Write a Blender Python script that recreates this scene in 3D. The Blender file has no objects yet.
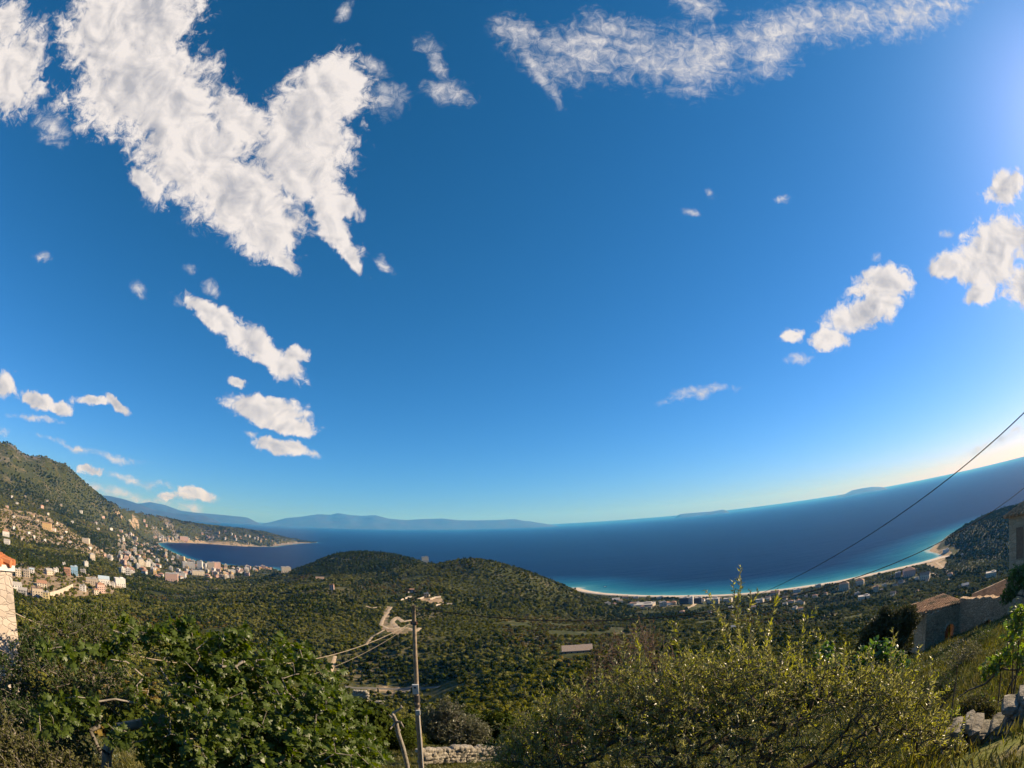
import bpy, math, random
import numpy as np
from mathutils import Matrix, Vector

random.seed(7)
RNG = np.random.default_rng(7)
SC = bpy.context.scene
COL = SC.collection
R = math.radians

# ------------------------------------------------------------------ camera
CAM_H = 220.0                      # metres above the sea
FPX, PITCH, ROLL = 540.0, R(15.0), R(-2.0)


def ray(px, py):
    """world direction seen at a pixel of the photograph (equisolid fisheye)"""
    px = np.asarray(px, float); py = np.asarray(py, float)
    x = (px - 512) / FPX; y = -(py - 384) / FPX
    c, s = math.cos(ROLL), math.sin(ROLL)
    x, y = c * x - s * y, s * x + c * y
    r = np.maximum(np.hypot(x, y), 1e-9)
    th = 2 * np.arcsin(np.clip(r / 2, 0, .999))
    k = np.sin(th) / r
    dx, dy, dz = x * k, np.cos(th), y * k
    c, s = math.cos(PITCH), math.sin(PITCH)
    return np.stack([dx, c * dy - s * dz, s * dy + c * dz], -1)


def to_px(p):
    d = np.asarray(p, float) - np.array([0, 0, CAM_H])
    d = d / np.linalg.norm(d, axis=-1, keepdims=True)
    c, s = math.cos(PITCH), math.sin(PITCH)
    dx = d[..., 0]; dy = c * d[..., 1] + s * d[..., 2]; dz = -s * d[..., 1] + c * d[..., 2]
    th = np.arccos(np.clip(dy, -1, 1)); rr = 2 * np.sin(th / 2)
    q = np.maximum(np.hypot(dx, dz), 1e-9)
    x, y = dx / q * rr, dz / q * rr
    c, s = math.cos(ROLL), math.sin(ROLL)
    x, y = c * x + s * y, -s * x + c * y
    return np.stack([512 + x * FPX, 384 - y * FPX], -1)


def at(px, py, d):
    """point at horizontal distance d in the direction of a pixel"""
    v = ray(px, py)
    return Vector((0, 0, CAM_H)) + Vector(v) * (d / math.hypot(v[0], v[1]))


def polar(az, d, z=0.0):
    return Vector((d * math.sin(R(az)), d * math.cos(R(az)), z))


def cam_basis():
    c, s = math.cos(ROLL), math.sin(ROLL); cp, sp = math.cos(PITCH), math.sin(PITCH)
    f = lambda x, y, z: Vector((x, cp * y - sp * z, sp * y + cp * z))
    right = f(c, 0, s); up = f(-s, 0, c); fwd = f(0, 1, 0)
    return right, up, fwd


cd = bpy.data.cameras.new("camera")
cam = bpy.data.objects.new("camera", cd); COL.objects.link(cam)
rt, up, fw = cam_basis()
M = Matrix((rt, up, -fw)).transposed().to_4x4(); M.translation = (0, 0, CAM_H)
cam.matrix_world = M
cd.type = 'PANO'
cd.panorama_type = 'FISHEYE_EQUISOLID'
cd.sensor_fit = 'HORIZONTAL'
cd.sensor_width, cd.sensor_height = 36.0, 27.0
cd.fisheye_lens = 36.0 * FPX / 1024
cd.fisheye_fov = R(200)
cd.clip_start, cd.clip_end = 0.05, 400000
SC.camera = cam

# ------------------------------------------------------------------ light, exposure
SUN_AZ, SUN_EL = 76.0, 27.0
SKY_STRENGTH = 0.055
SUN_STRENGTH = 5.0
EXPOSURE = 0.85
SC.render.engine = 'CYCLES'
SC.view_settings.view_transform = 'Standard'
SC.view_settings.look = 'None'
SC.view_settings.exposure = EXPOSURE
SC.view_settings.gamma = 1.0
SC.view_settings.use_curve_mapping = False
SC.cycles.use_denoising = True
SC.cycles.max_bounces = 5
SC.cycles.diffuse_bounces = 2
SC.cycles.glossy_bounces = 2
SC.cycles.transmission_bounces = 3
SC.cycles.volume_bounces = 0
SC.cycles.transparent_max_bounces = 6
SC.cycles.caustics_reflective = False
SC.cycles.caustics_refractive = False
SC.cycles.use_adaptive_sampling = True
SC.cycles.adaptive_threshold = 0.015

sl = bpy.data.lights.new("sun", 'SUN'); sl.energy = SUN_STRENGTH; sl.angle = R(0.5)
sl.color = (1.0, 0.80, 0.55)
sun = bpy.data.objects.new("sun", sl); COL.objects.link(sun)
SUN_DIR = Vector((math.sin(R(SUN_AZ)) * math.cos(R(SUN_EL)), math.cos(R(SUN_AZ)) * math.cos(R(SUN_EL)), math.sin(R(SUN_EL))))
sun.rotation_euler = SUN_DIR.to_track_quat('Z', 'Y').to_euler()
sun.location = SUN_DIR * 900 + Vector((0, 0, CAM_H))


class NT:
    """tiny node-tree helper"""
    def __init__(s, tree):
        s.t = tree; s.n = tree.nodes; s.l = tree.links
    def new(s, kind, ins=None, **props):
        n = s.n.new(kind)
        for k, v in props.items(): setattr(n, k, v)
        for k, v in (ins or {}).items():
            if isinstance(v, bpy.types.NodeSocket): s.l.new(v, n.inputs[k])
            else: n.inputs[k].default_value = v
        return n
    def math(s, op, a, b=0.0, c=0.0, clamp=False):
        n = s.new('ShaderNodeMath', {0: a, 1: b, 2: c}, operation=op); n.use_clamp = clamp
        return n.outputs[0]
    def vmath(s, op, a, b=(0, 0, 0), sc=1.0):
        n = s.new('ShaderNodeVectorMath', {0: a, 1: b}, operation=op)
        if op == 'SCALE':
            if isinstance(sc, bpy.types.NodeSocket): s.l.new(sc, n.inputs['Scale'])
            else: n.inputs['Scale'].default_value = sc
        return n.outputs['Value'] if op in ('LENGTH', 'DOT_PRODUCT', 'DISTANCE') else n.outputs['Vector']
    def mix(s, f, a, b):
        n = s.new('ShaderNodeMix', data_type='RGBA', blend_type='MIX')
        for i, v in ((0, f), (6, a), (7, b)):
            if isinstance(v, bpy.types.NodeSocket): s.l.new(v, n.inputs[i])
            else: n.inputs[i].default_value = (*v, 1) if i and len(v) == 3 else v
        return n.outputs[2]
    def noise(s, vec, scale, detail=4.0, rough=.55, dist=0.0, dims='3D'):
        n = s.new('ShaderNodeTexNoise', {'Vector': vec, 'Scale': scale, 'Detail': detail, 'Roughness': rough, 'Distortion': dist}, noise_dimensions=dims)
        return n.outputs['Fac']
    def rng(s, v, a, b, c=0.0, d=1.0, smooth=False):
        n = s.new('ShaderNodeMapRange', {'Value': v, 'From Min': a, 'From Max': b, 'To Min': c, 'To Max': d})
        if smooth: n.interpolation_type = 'SMOOTHSTEP'
        return n.outputs['Result']


# ------------------------------------------------------------------ sky with its clouds
def build_world():
    w = bpy.data.worlds.new("World"); SC.world = w; w.use_nodes = True
    w.cycles.sampling_method = 'MANUAL'; w.cycles.sample_map_resolution = 512
    t = NT(w.node_tree); t.n.clear()
    out = t.new('ShaderNodeOutputWorld'); bg = t.new('ShaderNodeBackground', {'Strength': SKY_STRENGTH})
    t.l.new(bg.outputs[0], out.inputs[0])
    sky = t.new('ShaderNodeTexSky', sky_type='NISHITA')
    sky.sun_disc = False; sky.sun_elevation = R(SUN_EL); sky.sun_rotation = R(SUN_AZ)
    sky.altitude = 2300; sky.air_density = 1.0; sky.dust_density = 2.2; sky.ozone_density = 3.0
    sp = t.new('ShaderNodeSeparateColor', {0: sky.outputs[0]})         # clear, dry, deep blue air
    ch = [t.math('MULTIPLY', t.math('POWER', t.math('MAXIMUM', sp.outputs[i], 0.0), e), k) for i, (k, e) in enumerate(((.30, 1.42), (1.09, .90), (1.42, 1.0)))]
    gm = t.new('ShaderNodeCombineColor', {0: ch[0], 1: ch[1], 2: ch[2]}).outputs[0]
    # direction -> plane about a fixed world axis
    tc = t.new('ShaderNodeTexCoord').outputs['Generated']
    ax_f = Vector((0, math.cos(PITCH), math.sin(PITCH))); ax_u = Vector((0, -math.sin(PITCH), math.cos(PITCH)))
    nd = t.vmath('NORMALIZE', tc)
    df = t.vmath('DOT_PRODUCT', nd, tuple(ax_f)); du = t.vmath('DOT_PRODUCT', nd, tuple(ax_u)); dr = t.vmath('DOT_PRODUCT', nd, (1, 0, 0))
    den = t.math('MAXIMUM', t.math('ADD', df, 1.0), 0.05)
    k = t.math('DIVIDE', 2.0, den)
    cx = t.new('ShaderNodeCombineXYZ', {0: t.math('MULTIPLY', dr, k), 1: t.math('MULTIPLY', du, k), 2: 0.0}).outputs[0]
    # small domain warp for torn edges
    wn = t.new('ShaderNodeTexNoise', {'Vector': cx, 'Scale': 9.0, 'Detail': 5.0, 'Roughness': .6}, noise_dimensions='2D').outputs['Color']
    warp = t.vmath('ADD', cx, t.vmath('SCALE', t.vmath('SUBTRACT', wn, (.5, .5, .5)), sc=.05))
    warp = t.vmath('MULTIPLY', warp, (1, 1, 0))

    def uv(px, py):
        v = ray(px, py); a = Vector(v)
        return np.array([a.x, a.dot(ax_u)]) * 2 / (1 + a.dot(ax_f))
    last = None; tiny = (1e-9, 1e-9, 0)            # each step waits for the one before (keeps the node stack small)
    acc = {0: None, 1: None}                       # 0 = heaped cloud, 1 = thin veil
    for (px, py, rx, ry, rot, kind) in CLOUDS:
        c0 = uv(px, py); a = R(rot)
        ux = uv(px + rx * math.cos(a), py + rx * math.sin(a)) - c0
        uy = uv(px - ry * math.sin(a), py + ry * math.cos(a)) - c0
        src = warp if last is None else t.vmath('ADD', warp, t.vmath('SCALE', tiny, sc=last))
        m = t.new('ShaderNodeMapping', {'Vector': src, 'Location': (c0[0], c0[1], 0), 'Rotation': (0, 0, math.atan2(ux[1], ux[0])),
                                        'Scale': (np.hypot(*ux), np.hypot(*uy), 1)}, vector_type='TEXTURE')
        ln = t.vmath('LENGTH', m.outputs[0])
        last = acc[kind] = ln if acc[kind] is None else t.math('SMOOTH_MIN', acc[kind], ln, .28)
    n1 = t.noise(cx, 6.5, 9, .56, .3, '2D')
    n3 = t.noise(cx, 17, 7, .60, .4, '2D')
    sun_off = (0.016, 0.004, 0)
    n3b = t.noise(t.vmath('ADD', cx, sun_off), 17, 4, .55, .4, '2D')
    n1b = t.noise(t.vmath('ADD', cx, (.04, .008, 0)), 6.5, 3, .5, .3, '2D')
    n2 = t.noise(cx, 44, 9, .70, .5, '2D')
    streak = t.noise(t.new('ShaderNodeMapping', {'Vector': cx, 'Rotation': (0, 0, R(-50)), 'Scale': (14, 32, 1)}).outputs[0], 1.0, 7, .65, .8, '2D')
    c_ = lambda q, k: t.math('MULTIPLY', t.math('SUBTRACT', q, .5), k)
    # heaped
    body = t.math('SUBTRACT', 1.0, acc[0])
    v = t.math('ADD', t.math('ADD', body, c_(n1, .85)), t.math('ADD', c_(n3, 1.1), c_(n2, 1.05)))
    near0 = t.rng(acc[0], 1.02, 1.55, 1, 0, True)
    a0 = t.math('MULTIPLY', t.math('MULTIPLY', t.rng(v, -.16, .34, 0, 1, True), .985), near0)
    # veil
    u = t.math('ADD', t.math('ADD', t.math('SUBTRACT', 1.0, acc[1]), c_(n1, .9)), t.math('ADD', c_(streak, 1.25), c_(n2, 1.35)))
    near1 = t.rng(acc[1], .95, 1.6, 1, 0, True)
    a1 = t.math('MULTIPLY', t.math('MULTIPLY', t.rng(u, -.15, 1.35, 0, 1, True), near1), t.rng(n2, .30, .62, .5, 1.0))
    # light on the cloud: bright towards the sun, grey where it is deep
    sl_ = t.math('ADD', t.math('MULTIPLY', t.math('SUBTRACT', n1, n1b), 2.2), t.math('MULTIPLY', t.math('SUBTRACT', n3, n3b), 2.0))
    deep = t.rng(t.math('ADD', body, c_(n1, 1.1)), .25, 1.0, 0.0, .34, True)
    lit = t.math('ADD', t.math('SUBTRACT', t.math('ADD', .80, t.math('ADD', sl_, c_(n2, .18))), deep), 0.0, clamp=True)
    c0 = t.mix(lit, (4.9, 4.85, 5.2), (9.2, 8.5, 8.1))
    c1 = t.mix(lit, (5.2, 5.4, 6.0), (8.0, 7.6, 7.5))
    col = t.mix(a1, gm, c1)
    col = t.mix(a0, col, c0)
    t.l.new(col, bg.inputs['Color'])


# (px, py, half width, half height, rotation, kind) of every cloud seen in the photograph
CLOUDS = [
    # the big heaped cloud, upper left
    (130, 20, 73.16, 61.36, 0, 0), (128, 75, 73.16, 64.9, 20, 0), (165, 110, 77.88, 59, 35, 0), (200, 160, 82.6, 49.56, 35, 0), (240, 195, 73.16, 42.48, 30, 0),
    (262, 225, 51.92, 30.68, 45, 0), (285, 262, 21.6, 10.8, 35, 0), (330, 92, 49.56, 40.12, -40, 0), (305, 130, 54.28, 42.48, 20, 0), (300, 170, 56.64, 35.4, 40, 0),
    (330, 220, 47.2, 15.34, 55, 0), (348, 255, 23.76, 8.64, 52, 0), (345, 205, 19.44, 12.96, 30, 0), (146, 182, 20, 10, 30, 0), (240, 120, 40.12, 25.96, 30, 0),
    (12, 72, 37.76, 44.84, 0, 0), (8, 20, 17.28, 21.6, 0, 0), (375, 70, 20.7, 13.8, 30, 1), (385, 100, 20.7, 23, 30, 1), (50, 128, 25.3, 14.95, 40, 1),
    # the wisp beside it
    (438, 62, 9.2, 31.28, -20, 1), (452, 92, 29.9, 13.8, 10, 1), (425, 44, 18.4, 9.2, 10, 1), (345, 12, 7.36, 14.72, 30, 1),
    # the long torn veil along the top
    (540, 70, 11.04, 51.84, -22, 1), (525, 36, 32.2, 21.6, 25, 1), (590, 52, 66.7, 40.5, 5, 1), (650, 60, 69, 29.7, 5, 1), (700, 60, 59.8, 35.1, -8, 1), (765, 55, 41.4, 24.3, -20, 1),
    (790, 30, 75.9, 27, -14, 1), (850, 18, 59.8, 21.6, -10, 1), (905, 14, 63.25, 24.3, -8, 1), (700, 6, 27.6, 13.5, 10, 1), (610, 30, 52.9, 18.9, 8, 1), (950, 6, 34.5, 10.8, -10, 1),
    # right-hand heaps
    (884, 285, 32.4, 19.44, -20, 0), (862, 312, 45.36, 19.44, -20, 0), (795, 334, 17.28, 8.64, -10, 0), (832, 340, 21.6, 9.72, 10, 0), (873, 255, 7.36, 5.52, 0, 1),
    (990, 260, 36.72, 32.4, -20, 0), (950, 262, 25.92, 14.04, -10, 0), (1006, 240, 32.4, 28.08, 0, 0), (980, 296, 19.44, 9.72, -20, 0), (1004, 188, 21.6, 18.36, -30, 0), (1030, 285, 28.08, 25.92, 0, 0),
    (946, 232, 7.36, 4.6, 0, 1), (690, 215, 9.2, 5.52, 0, 1), (712, 196, 5.52, 5.52, 0, 1), (780, 198, 9.2, 4.6, 0, 1), (800, 356, 18.4, 6.9, -10, 1),
    # thin streak over the sea
    (700, 394, 50.6, 5.75, -12, 1), (690, 396, 27.6, 5.75, -12, 1),
    # left-hand column
    (215, 316, 36.72, 11.88, 32, 0), (252, 342, 36.72, 14.04, 35, 0), (280, 362, 30.24, 15.12, 35, 0), (298, 354, 15.12, 8.64, 0, 0), (264, 408, 45.36, 14.04, 8, 0), (288, 425, 32.4, 6.48, 5, 0),
    (240, 382, 12.96, 6.48, 20, 0), (282, 446, 30.24, 8.64, 8, 0), (195, 304, 25.3, 9.2, 20, 1), (250, 434, 8.28, 3.68, 0, 1),
    (2, 385, 12.96, 15.12, 0, 0), (36, 400, 21.6, 8.64, 10, 0), (62, 406, 11.88, 7.56, 0, 0), (92, 402, 19.44, 5.4, 10, 0), (115, 404, 15.12, 5.4, 30, 0), (36, 418, 29.9, 3.565, 5, 1), (2, 432, 9.2, 5.52, 0, 1),
    (75, 446, 41.4, 3.565, 14, 1), (115, 458, 39.1, 4.278, 12, 1), (88, 470, 17.28, 5.4, 15, 0), (135, 480, 52.9, 4.278, 12, 1), (110, 490, 46, 6.417, 10, 1), (192, 496, 23.76, 7.56, 5, 0),
    (165, 498, 9.72, 5.4, 0, 0), (150, 500, 46, 5.704, 12, 1), (185, 508, 20.7, 5.75, 8, 1), (42, 258, 11.04, 5.52, 10, 1), (138, 288, 11.04, 7.36, 50, 1), (190, 268, 9.2, 7.36, 20, 1), (210, 285, 7.36, 9.2, -30, 1), (385, 265, 11.04, 4.6, 40, 1),
    (1010, 434, 25.3, 5.75, -25, 1), (985, 448, 29.9, 5.75, -20, 1),
]
build_world()

# ------------------------------------------------------------------ mesh and object helpers
def new_mesh(name, verts, faces, mats=(), mat_idx=None, smooth=False):
    """verts (n,3); faces: (m,k) array or a list of arrays of different k"""
    me = bpy.data.meshes.new(name)
    verts = np.asarray(verts, np.float32)
    blocks = [np.asarray(f, np.int32) for f in (faces if isinstance(faces, list) else [faces]) if len(f)]
    loops = np.concatenate([b.ravel() for b in blocks]) if blocks else np.zeros(0, np.int32)
    tot = np.concatenate([np.full(len(b), b.shape[1], np.int32) for b in blocks]) if blocks else np.zeros(0, np.int32)
    me.vertices.add(len(verts)); me.vertices.foreach_set('co', verts.ravel())
    me.loops.add(len(loops)); me.loops.foreach_set('vertex_index', loops)
    me.polygons.add(len(tot))
    st = np.concatenate([[0], np.cumsum(tot)[:-1]]).astype(np.int32) if len(tot) else tot
    me.polygons.foreach_set('loop_start', st); me.polygons.foreach_set('loop_total', tot)
    for m in mats: me.materials.append(m)
    if mat_idx is not None: me.polygons.foreach_set('material_index', np.asarray(mat_idx, np.int32))
    me.polygons.foreach_set('use_smooth', np.full(len(tot), bool(smooth)))
    me.update(calc_edges=True)
    return me


class MB:
    """collects boxes, tubes, polygons and builds ONE mesh object"""
    def __init__(s): s.v = []; s.f = []; s.m = []
    def add(s, verts, faces, mi=0):
        o = len(s.v); s.v += [tuple(p) for p in verts]
        for f in faces: s.f.append([o + i for i in f]); s.m.append(mi)
        return s
    def box(s, c, size, rz=0.0, mi=0, jit=0.0):
        x, y, z = (a / 2 for a in size); ca, sa = math.cos(rz), math.sin(rz)
        P = []
        for dx, dy, dz in ((-x, -y, -z), (x, -y, -z), (x, y, -z), (-x, y, -z), (-x, -y, z), (x, -y, z), (x, y, z), (-x, y, z)):
            if jit: dx += random.uniform(-jit, jit); dy += random.uniform(-jit, jit); dz += random.uniform(-jit, jit)
            P.append((c[0] + ca * dx - sa * dy, c[1] + sa * dx + ca * dy, c[2] + dz))
        return s.add(P, [(0, 3, 2, 1), (4, 5, 6, 7), (0, 1, 5, 4), (1, 2, 6, 5), (2, 3, 7, 6), (3, 0, 4, 7)], mi)
    def tube(s, pts, rad, n=6, mi=0, cap=True):
        pts = [Vector(p) for p in pts]
        if not hasattr(rad, '__len__'): rad = [rad] * len(pts)
        o = len(s.v)
        ref = Vector((0, 0, 1))
        for i, p in enumerate(pts):
            d = (pts[min(i + 1, len(pts) - 1)] - pts[max(i - 1, 0)]).normalized()
            a = d.cross(ref if abs(d.z) < .95 else Vector((1, 0, 0))).normalized(); b = a.cross(d)
            for k in range(n):
                t = 2 * math.pi * k / n
                s.v.append(tuple(p + (a * math.cos(t) + b * math.sin(t)) * rad[i]))
        for i in range(len(pts) - 1):
            for k in range(n):
                k2 = (k + 1) % n
                s.f.append([o + i * n + k, o + i * n + k2, o + (i + 1) * n + k2, o + (i + 1) * n + k]); s.m.append(mi)
        if cap:
            s.f.append([o + k for k in range(n)]); s.m.append(mi)
            s.f.append([o + (len(pts) - 1) * n + k for k in reversed(range(n))]); s.m.append(mi)
        return s
    def mesh(s, name, mats, smooth=False):
        by = {}
        for f, m in zip(s.f, s.m): by.setdefault(len(f), []).append((f, m))
        blocks = [np.array([f for f, _ in v]) for v in by.values()]; mi = [m for v in by.values() for _, m in v]
        return new_mesh(name, s.v or np.zeros((0, 3)), blocks, mats if isinstance(mats, (list, tuple)) else [mats], mi, smooth)
    def build(s, name, mats, parent=None, smooth=False):
        return link(name, s.mesh(name, mats, smooth), parent)


def link(name, me, parent=None, loc=None):
    o = bpy.data.objects.new(name, me); COL.objects.link(o)
    if parent is not None: o.parent = parent
    if loc is not None: o.location = loc
    return o


def tag(o, label=None, cat=None, group=None, kind=None):
    if label: o['label'] = label
    if cat: o['category'] = cat
    if group: o['group'] = group
    if kind: o['kind'] = kind
    return o


def thing(name, label, cat, loc=(0, 0, 0), rz=0.0, group=None):
    o = bpy.data.objects.new(name, None); COL.objects.link(o)
    o.location = loc; o.rotation_euler = (0, 0, rz); o.empty_display_size = .3
    return tag(o, label, cat, group)


def copy_tree(o, parent=None):
    c = o.copy(); COL.objects.link(c)
    if parent is not None: c.parent = parent
    for ch in list(o.children): copy_tree(ch, c)
    return c


# ------------------------------------------------------------------ materials
MATS = {}


def pmat(name, c1, c2=None, scale=6.0, rough=.85, bump=0.0, detail=6.0, spec=.3, lo=.35, hi=.65, c3=None, rnd=0.0, coord='Object', bscale=None, rand_hue=0.0):
    """two (or three) own colours mixed by noise; rnd = brightness differing from instance to instance"""
    if name in MATS: return MATS[name]
    m = bpy.data.materials.new(name); m.use_nodes = True; t = NT(m.node_tree)
    b = t.n['Principled BSDF']; b.inputs['Roughness'].default_value = rough; b.inputs['Specular IOR Level'].default_value = spec
    tc = t.new('ShaderNodeTexCoord').outputs[coord]
    col = None
    if c2:
        col = t.mix(t.rng(t.noise(tc, scale, detail), lo, hi), c1, c2)
        if c3: col = t.mix(t.rng(t.noise(tc, scale * .23 + .01, 3), .52, .66), col, c3)
    else:
        n = t.new('ShaderNodeRGB'); n.outputs[0].default_value = (*c1, 1); col = n.outputs[0]
    if rnd or rand_hue:
        ri = t.new('ShaderNodeObjectInfo').outputs['Random']
        col = t.new('ShaderNodeHueSaturation', {'Color': col, 'Value': t.rng(ri, 0, 1, 1 - rnd, 1 + rnd), 'Hue': t.rng(t.math('FRACT', t.math('MULTIPLY', ri, 7.31)), 0, 1, .5 - rand_hue, .5 + rand_hue),
                                                  'Saturation': t.rng(t.math('FRACT', t.math('MULTIPLY', ri, 13.7)), 0, 1, .8, 1.1)}).outputs[0]
    t.l.new(col, b.inputs['Base Color'])
    if bump:
        h = t.noise(tc, bscale or scale * 2, detail)
        t.l.new(t.new('ShaderNodeBump', {'Strength': bump, 'Distance': .05, 'Height': h}).outputs[0], b.inputs['Normal'])
    MATS[name] = m
    return m


def leafmat(name, c1, c2, trans=.35, gloss=.06, scale=2.0, back=None, rnd=.0, rough=.42, hue=.0):
    """a leaf: diffuse, lets light through, a little sheen; tint varies leaf by leaf and tree by tree"""
    if name in MATS: return MATS[name]
    m = bpy.data.materials.new(name); m.use_nodes = True; t = NT(m.node_tree); t.n.clear()
    out = t.new('ShaderNodeOutputMaterial')
    geo = t.new('ShaderNodeNewGeometry')
    pi = geo.outputs['Random Per Island']
    tc = t.new('ShaderNodeTexCoord').outputs['Object']
    f = t.math('ADD', t.math('MULTIPLY', pi, .65), t.math('MULTIPLY', t.rng(t.noise(tc, scale, 2), .3, .7), .35))
    col = t.mix(f, c1, c2)
    if rnd or hue:
        ri = t.new('ShaderNodeObjectInfo').outputs['Random']
        col = t.new('ShaderNodeHueSaturation', {'Color': col, 'Value': t.rng(ri, 0, 1, 1 - rnd, 1 + rnd), 'Hue': t.rng(t.math('FRACT', t.math('MULTIPLY', ri, 7.31)), 0, 1, .5 - hue, .5 + hue),
                                                  'Saturation': t.rng(t.math('FRACT', t.math('MULTIPLY', ri, 13.7)), 0, 1, .7, 1.1)}).outputs[0]
    if back: col = t.mix(geo.outputs['Backfacing'], col, back)
    d = t.new('ShaderNodeBsdfDiffuse', {'Color': col}); tr = t.new('ShaderNodeBsdfTranslucent', {'Color': t.new('ShaderNodeHueSaturation', {'Color': col, 'Saturation': 1.15, 'Value': 1.5}).outputs[0]})
    mx = t.new('ShaderNodeMixShader', {0: trans, 1: d.outputs[0], 2: tr.outputs[0]})
    if gloss:
        g = t.new('ShaderNodeBsdfGlossy', {'Color': (1, 1, 1, 1), 'Roughness': rough})
        mx = t.new('ShaderNodeMixShader', {0: gloss, 1: mx.outputs[0], 2: g.outputs[0]})
    t.l.new(mx.outputs[0], out.inputs[0])
    MATS[name] = m
    return m


# ------------------------------------------------------------------ lie of the land
def hashn(ix, iy, seed):
    h = (ix.astype(np.int64) * 374761393 + iy.astype(np.int64) * 668265263 + seed * 1442695041) & 0x7fffffff
    h = ((h ^ (h >> 13)) * 1274126177) & 0x7fffffff
    return ((h ^ (h >> 16)) & 0xffff) / 65535.0


def vnoise(x, y, L, seed=0):
    x = np.asarray(x) / L; y = np.asarray(y) / L
    ix = np.floor(x); iy = np.floor(y); fx = x - ix; fy = y - iy
    fx = fx * fx * (3 - 2 * fx); fy = fy * fy * (3 - 2 * fy)
    a = hashn(ix, iy, seed); b = hashn(ix + 1, iy, seed); c = hashn(ix, iy + 1, seed); d = hashn(ix + 1, iy + 1, seed)
    return (a * (1 - fx) + b * fx) * (1 - fy) + (c * (1 - fx) + d * fx) * fy - .5


def fbm(x, y, L, octs=4, seed=0):
    s = 0; a = 1
    for o in range(octs): s = s + a * vnoise(x, y, L / 2 ** o, seed + o); a *= .5
    return s


# control points: (azimuth deg, distance m, drop below the eye m)
CTRL_POLAR = []
for az, L in ((-180, ((2, 1.7), (8, 1.5), (50, -3), (300, -40), (1500, -200), (6000, -250))),
              (-120, ((2, 1.7), (8, 2.0), (50, 5), (300, 10), (1500, -60), (4000, -280), (7000, -250))),
              (-85, ((2, 1.75), (5, 2.6), (8, 3.6), (20, 7), (45, 14), (100, 25), (300, 50), (1000, 60), (3500, -260), (6000, -250))),
              (-60, ((2, 1.8), (5, 3.0), (8, 4.2), (20, 8.4), (45, 19), (100, 40), (250, 80))),
              (-36, ((2, 1.9), (5, 3.3), (8, 4.6), (20, 9.8), (45, 20), (100, 45), (250, 85))),
              (-12, ((2, 1.9), (5, 3.4), (8, 5.0), (20, 10.8), (45, 20.5), (100, 44), (250, 92))),
              (12, ((2, 1.9), (5, 3.4), (8, 5.2), (20, 10.6), (45, 20.0), (100, 44), (250, 82))),
              (32, ((2, 1.9), (5, 3.3), (8, 5.0), (20, 9.4), (45, 18.0), (100, 40), (250, 80), (500, 128))),
              (46, ((2, 1.8), (5, 2.9), (8, 4.3), (20, 7.4), (45, 13.4), (100, 30), (250, 74), (500, 125))),
              (56, ((2, 1.7), (5, 2.6), (8, 3.7), (20, 6.2), (45, 11.6), (100, 24), (250, 66), (500, 118))),
              (72, ((2, 1.6), (5, 2.2), (8, 3.0), (20, 5.0), (45, 8.5), (100, 18), (300, 60), (1000, 150), (2000, 130))),
              (100, ((2, 1.6), (5, 1.9), (8, 2.2), (20, 3.0), (45, 4), (100, 8), (300, 30), (1000, 80), (2000, 100))),
              (140, ((2, 1.6), (8, 1.6), (45, 0), (300, -10), (1500, -100), (6000, -200))),
              (180, ((2, 1.7), (8, 1.5), (50, -3), (300, -40), (1500, -200), (6000, -250)))):
    for d, dr in L: CTRL_POLAR.append((az, d, dr))
# hidden ground behind crests
CTRL_POLAR += [(-57, 5200, -160), (-44, 6000, 60), (-36, 6600, 150), (-28, 7300, 200), (-17, 2000, 185), (-10, 1700, 190), (-3, 1400, 195), (3, 1400, 195), (-24, 2100, 205),
               (46, 2000, 212), (50, 2100, 190), (56, 2300, 175), (64, 2100, 145), (-5, 1230, 92), (-13, 1700, 125), (-8, 1650, 130)]
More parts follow.
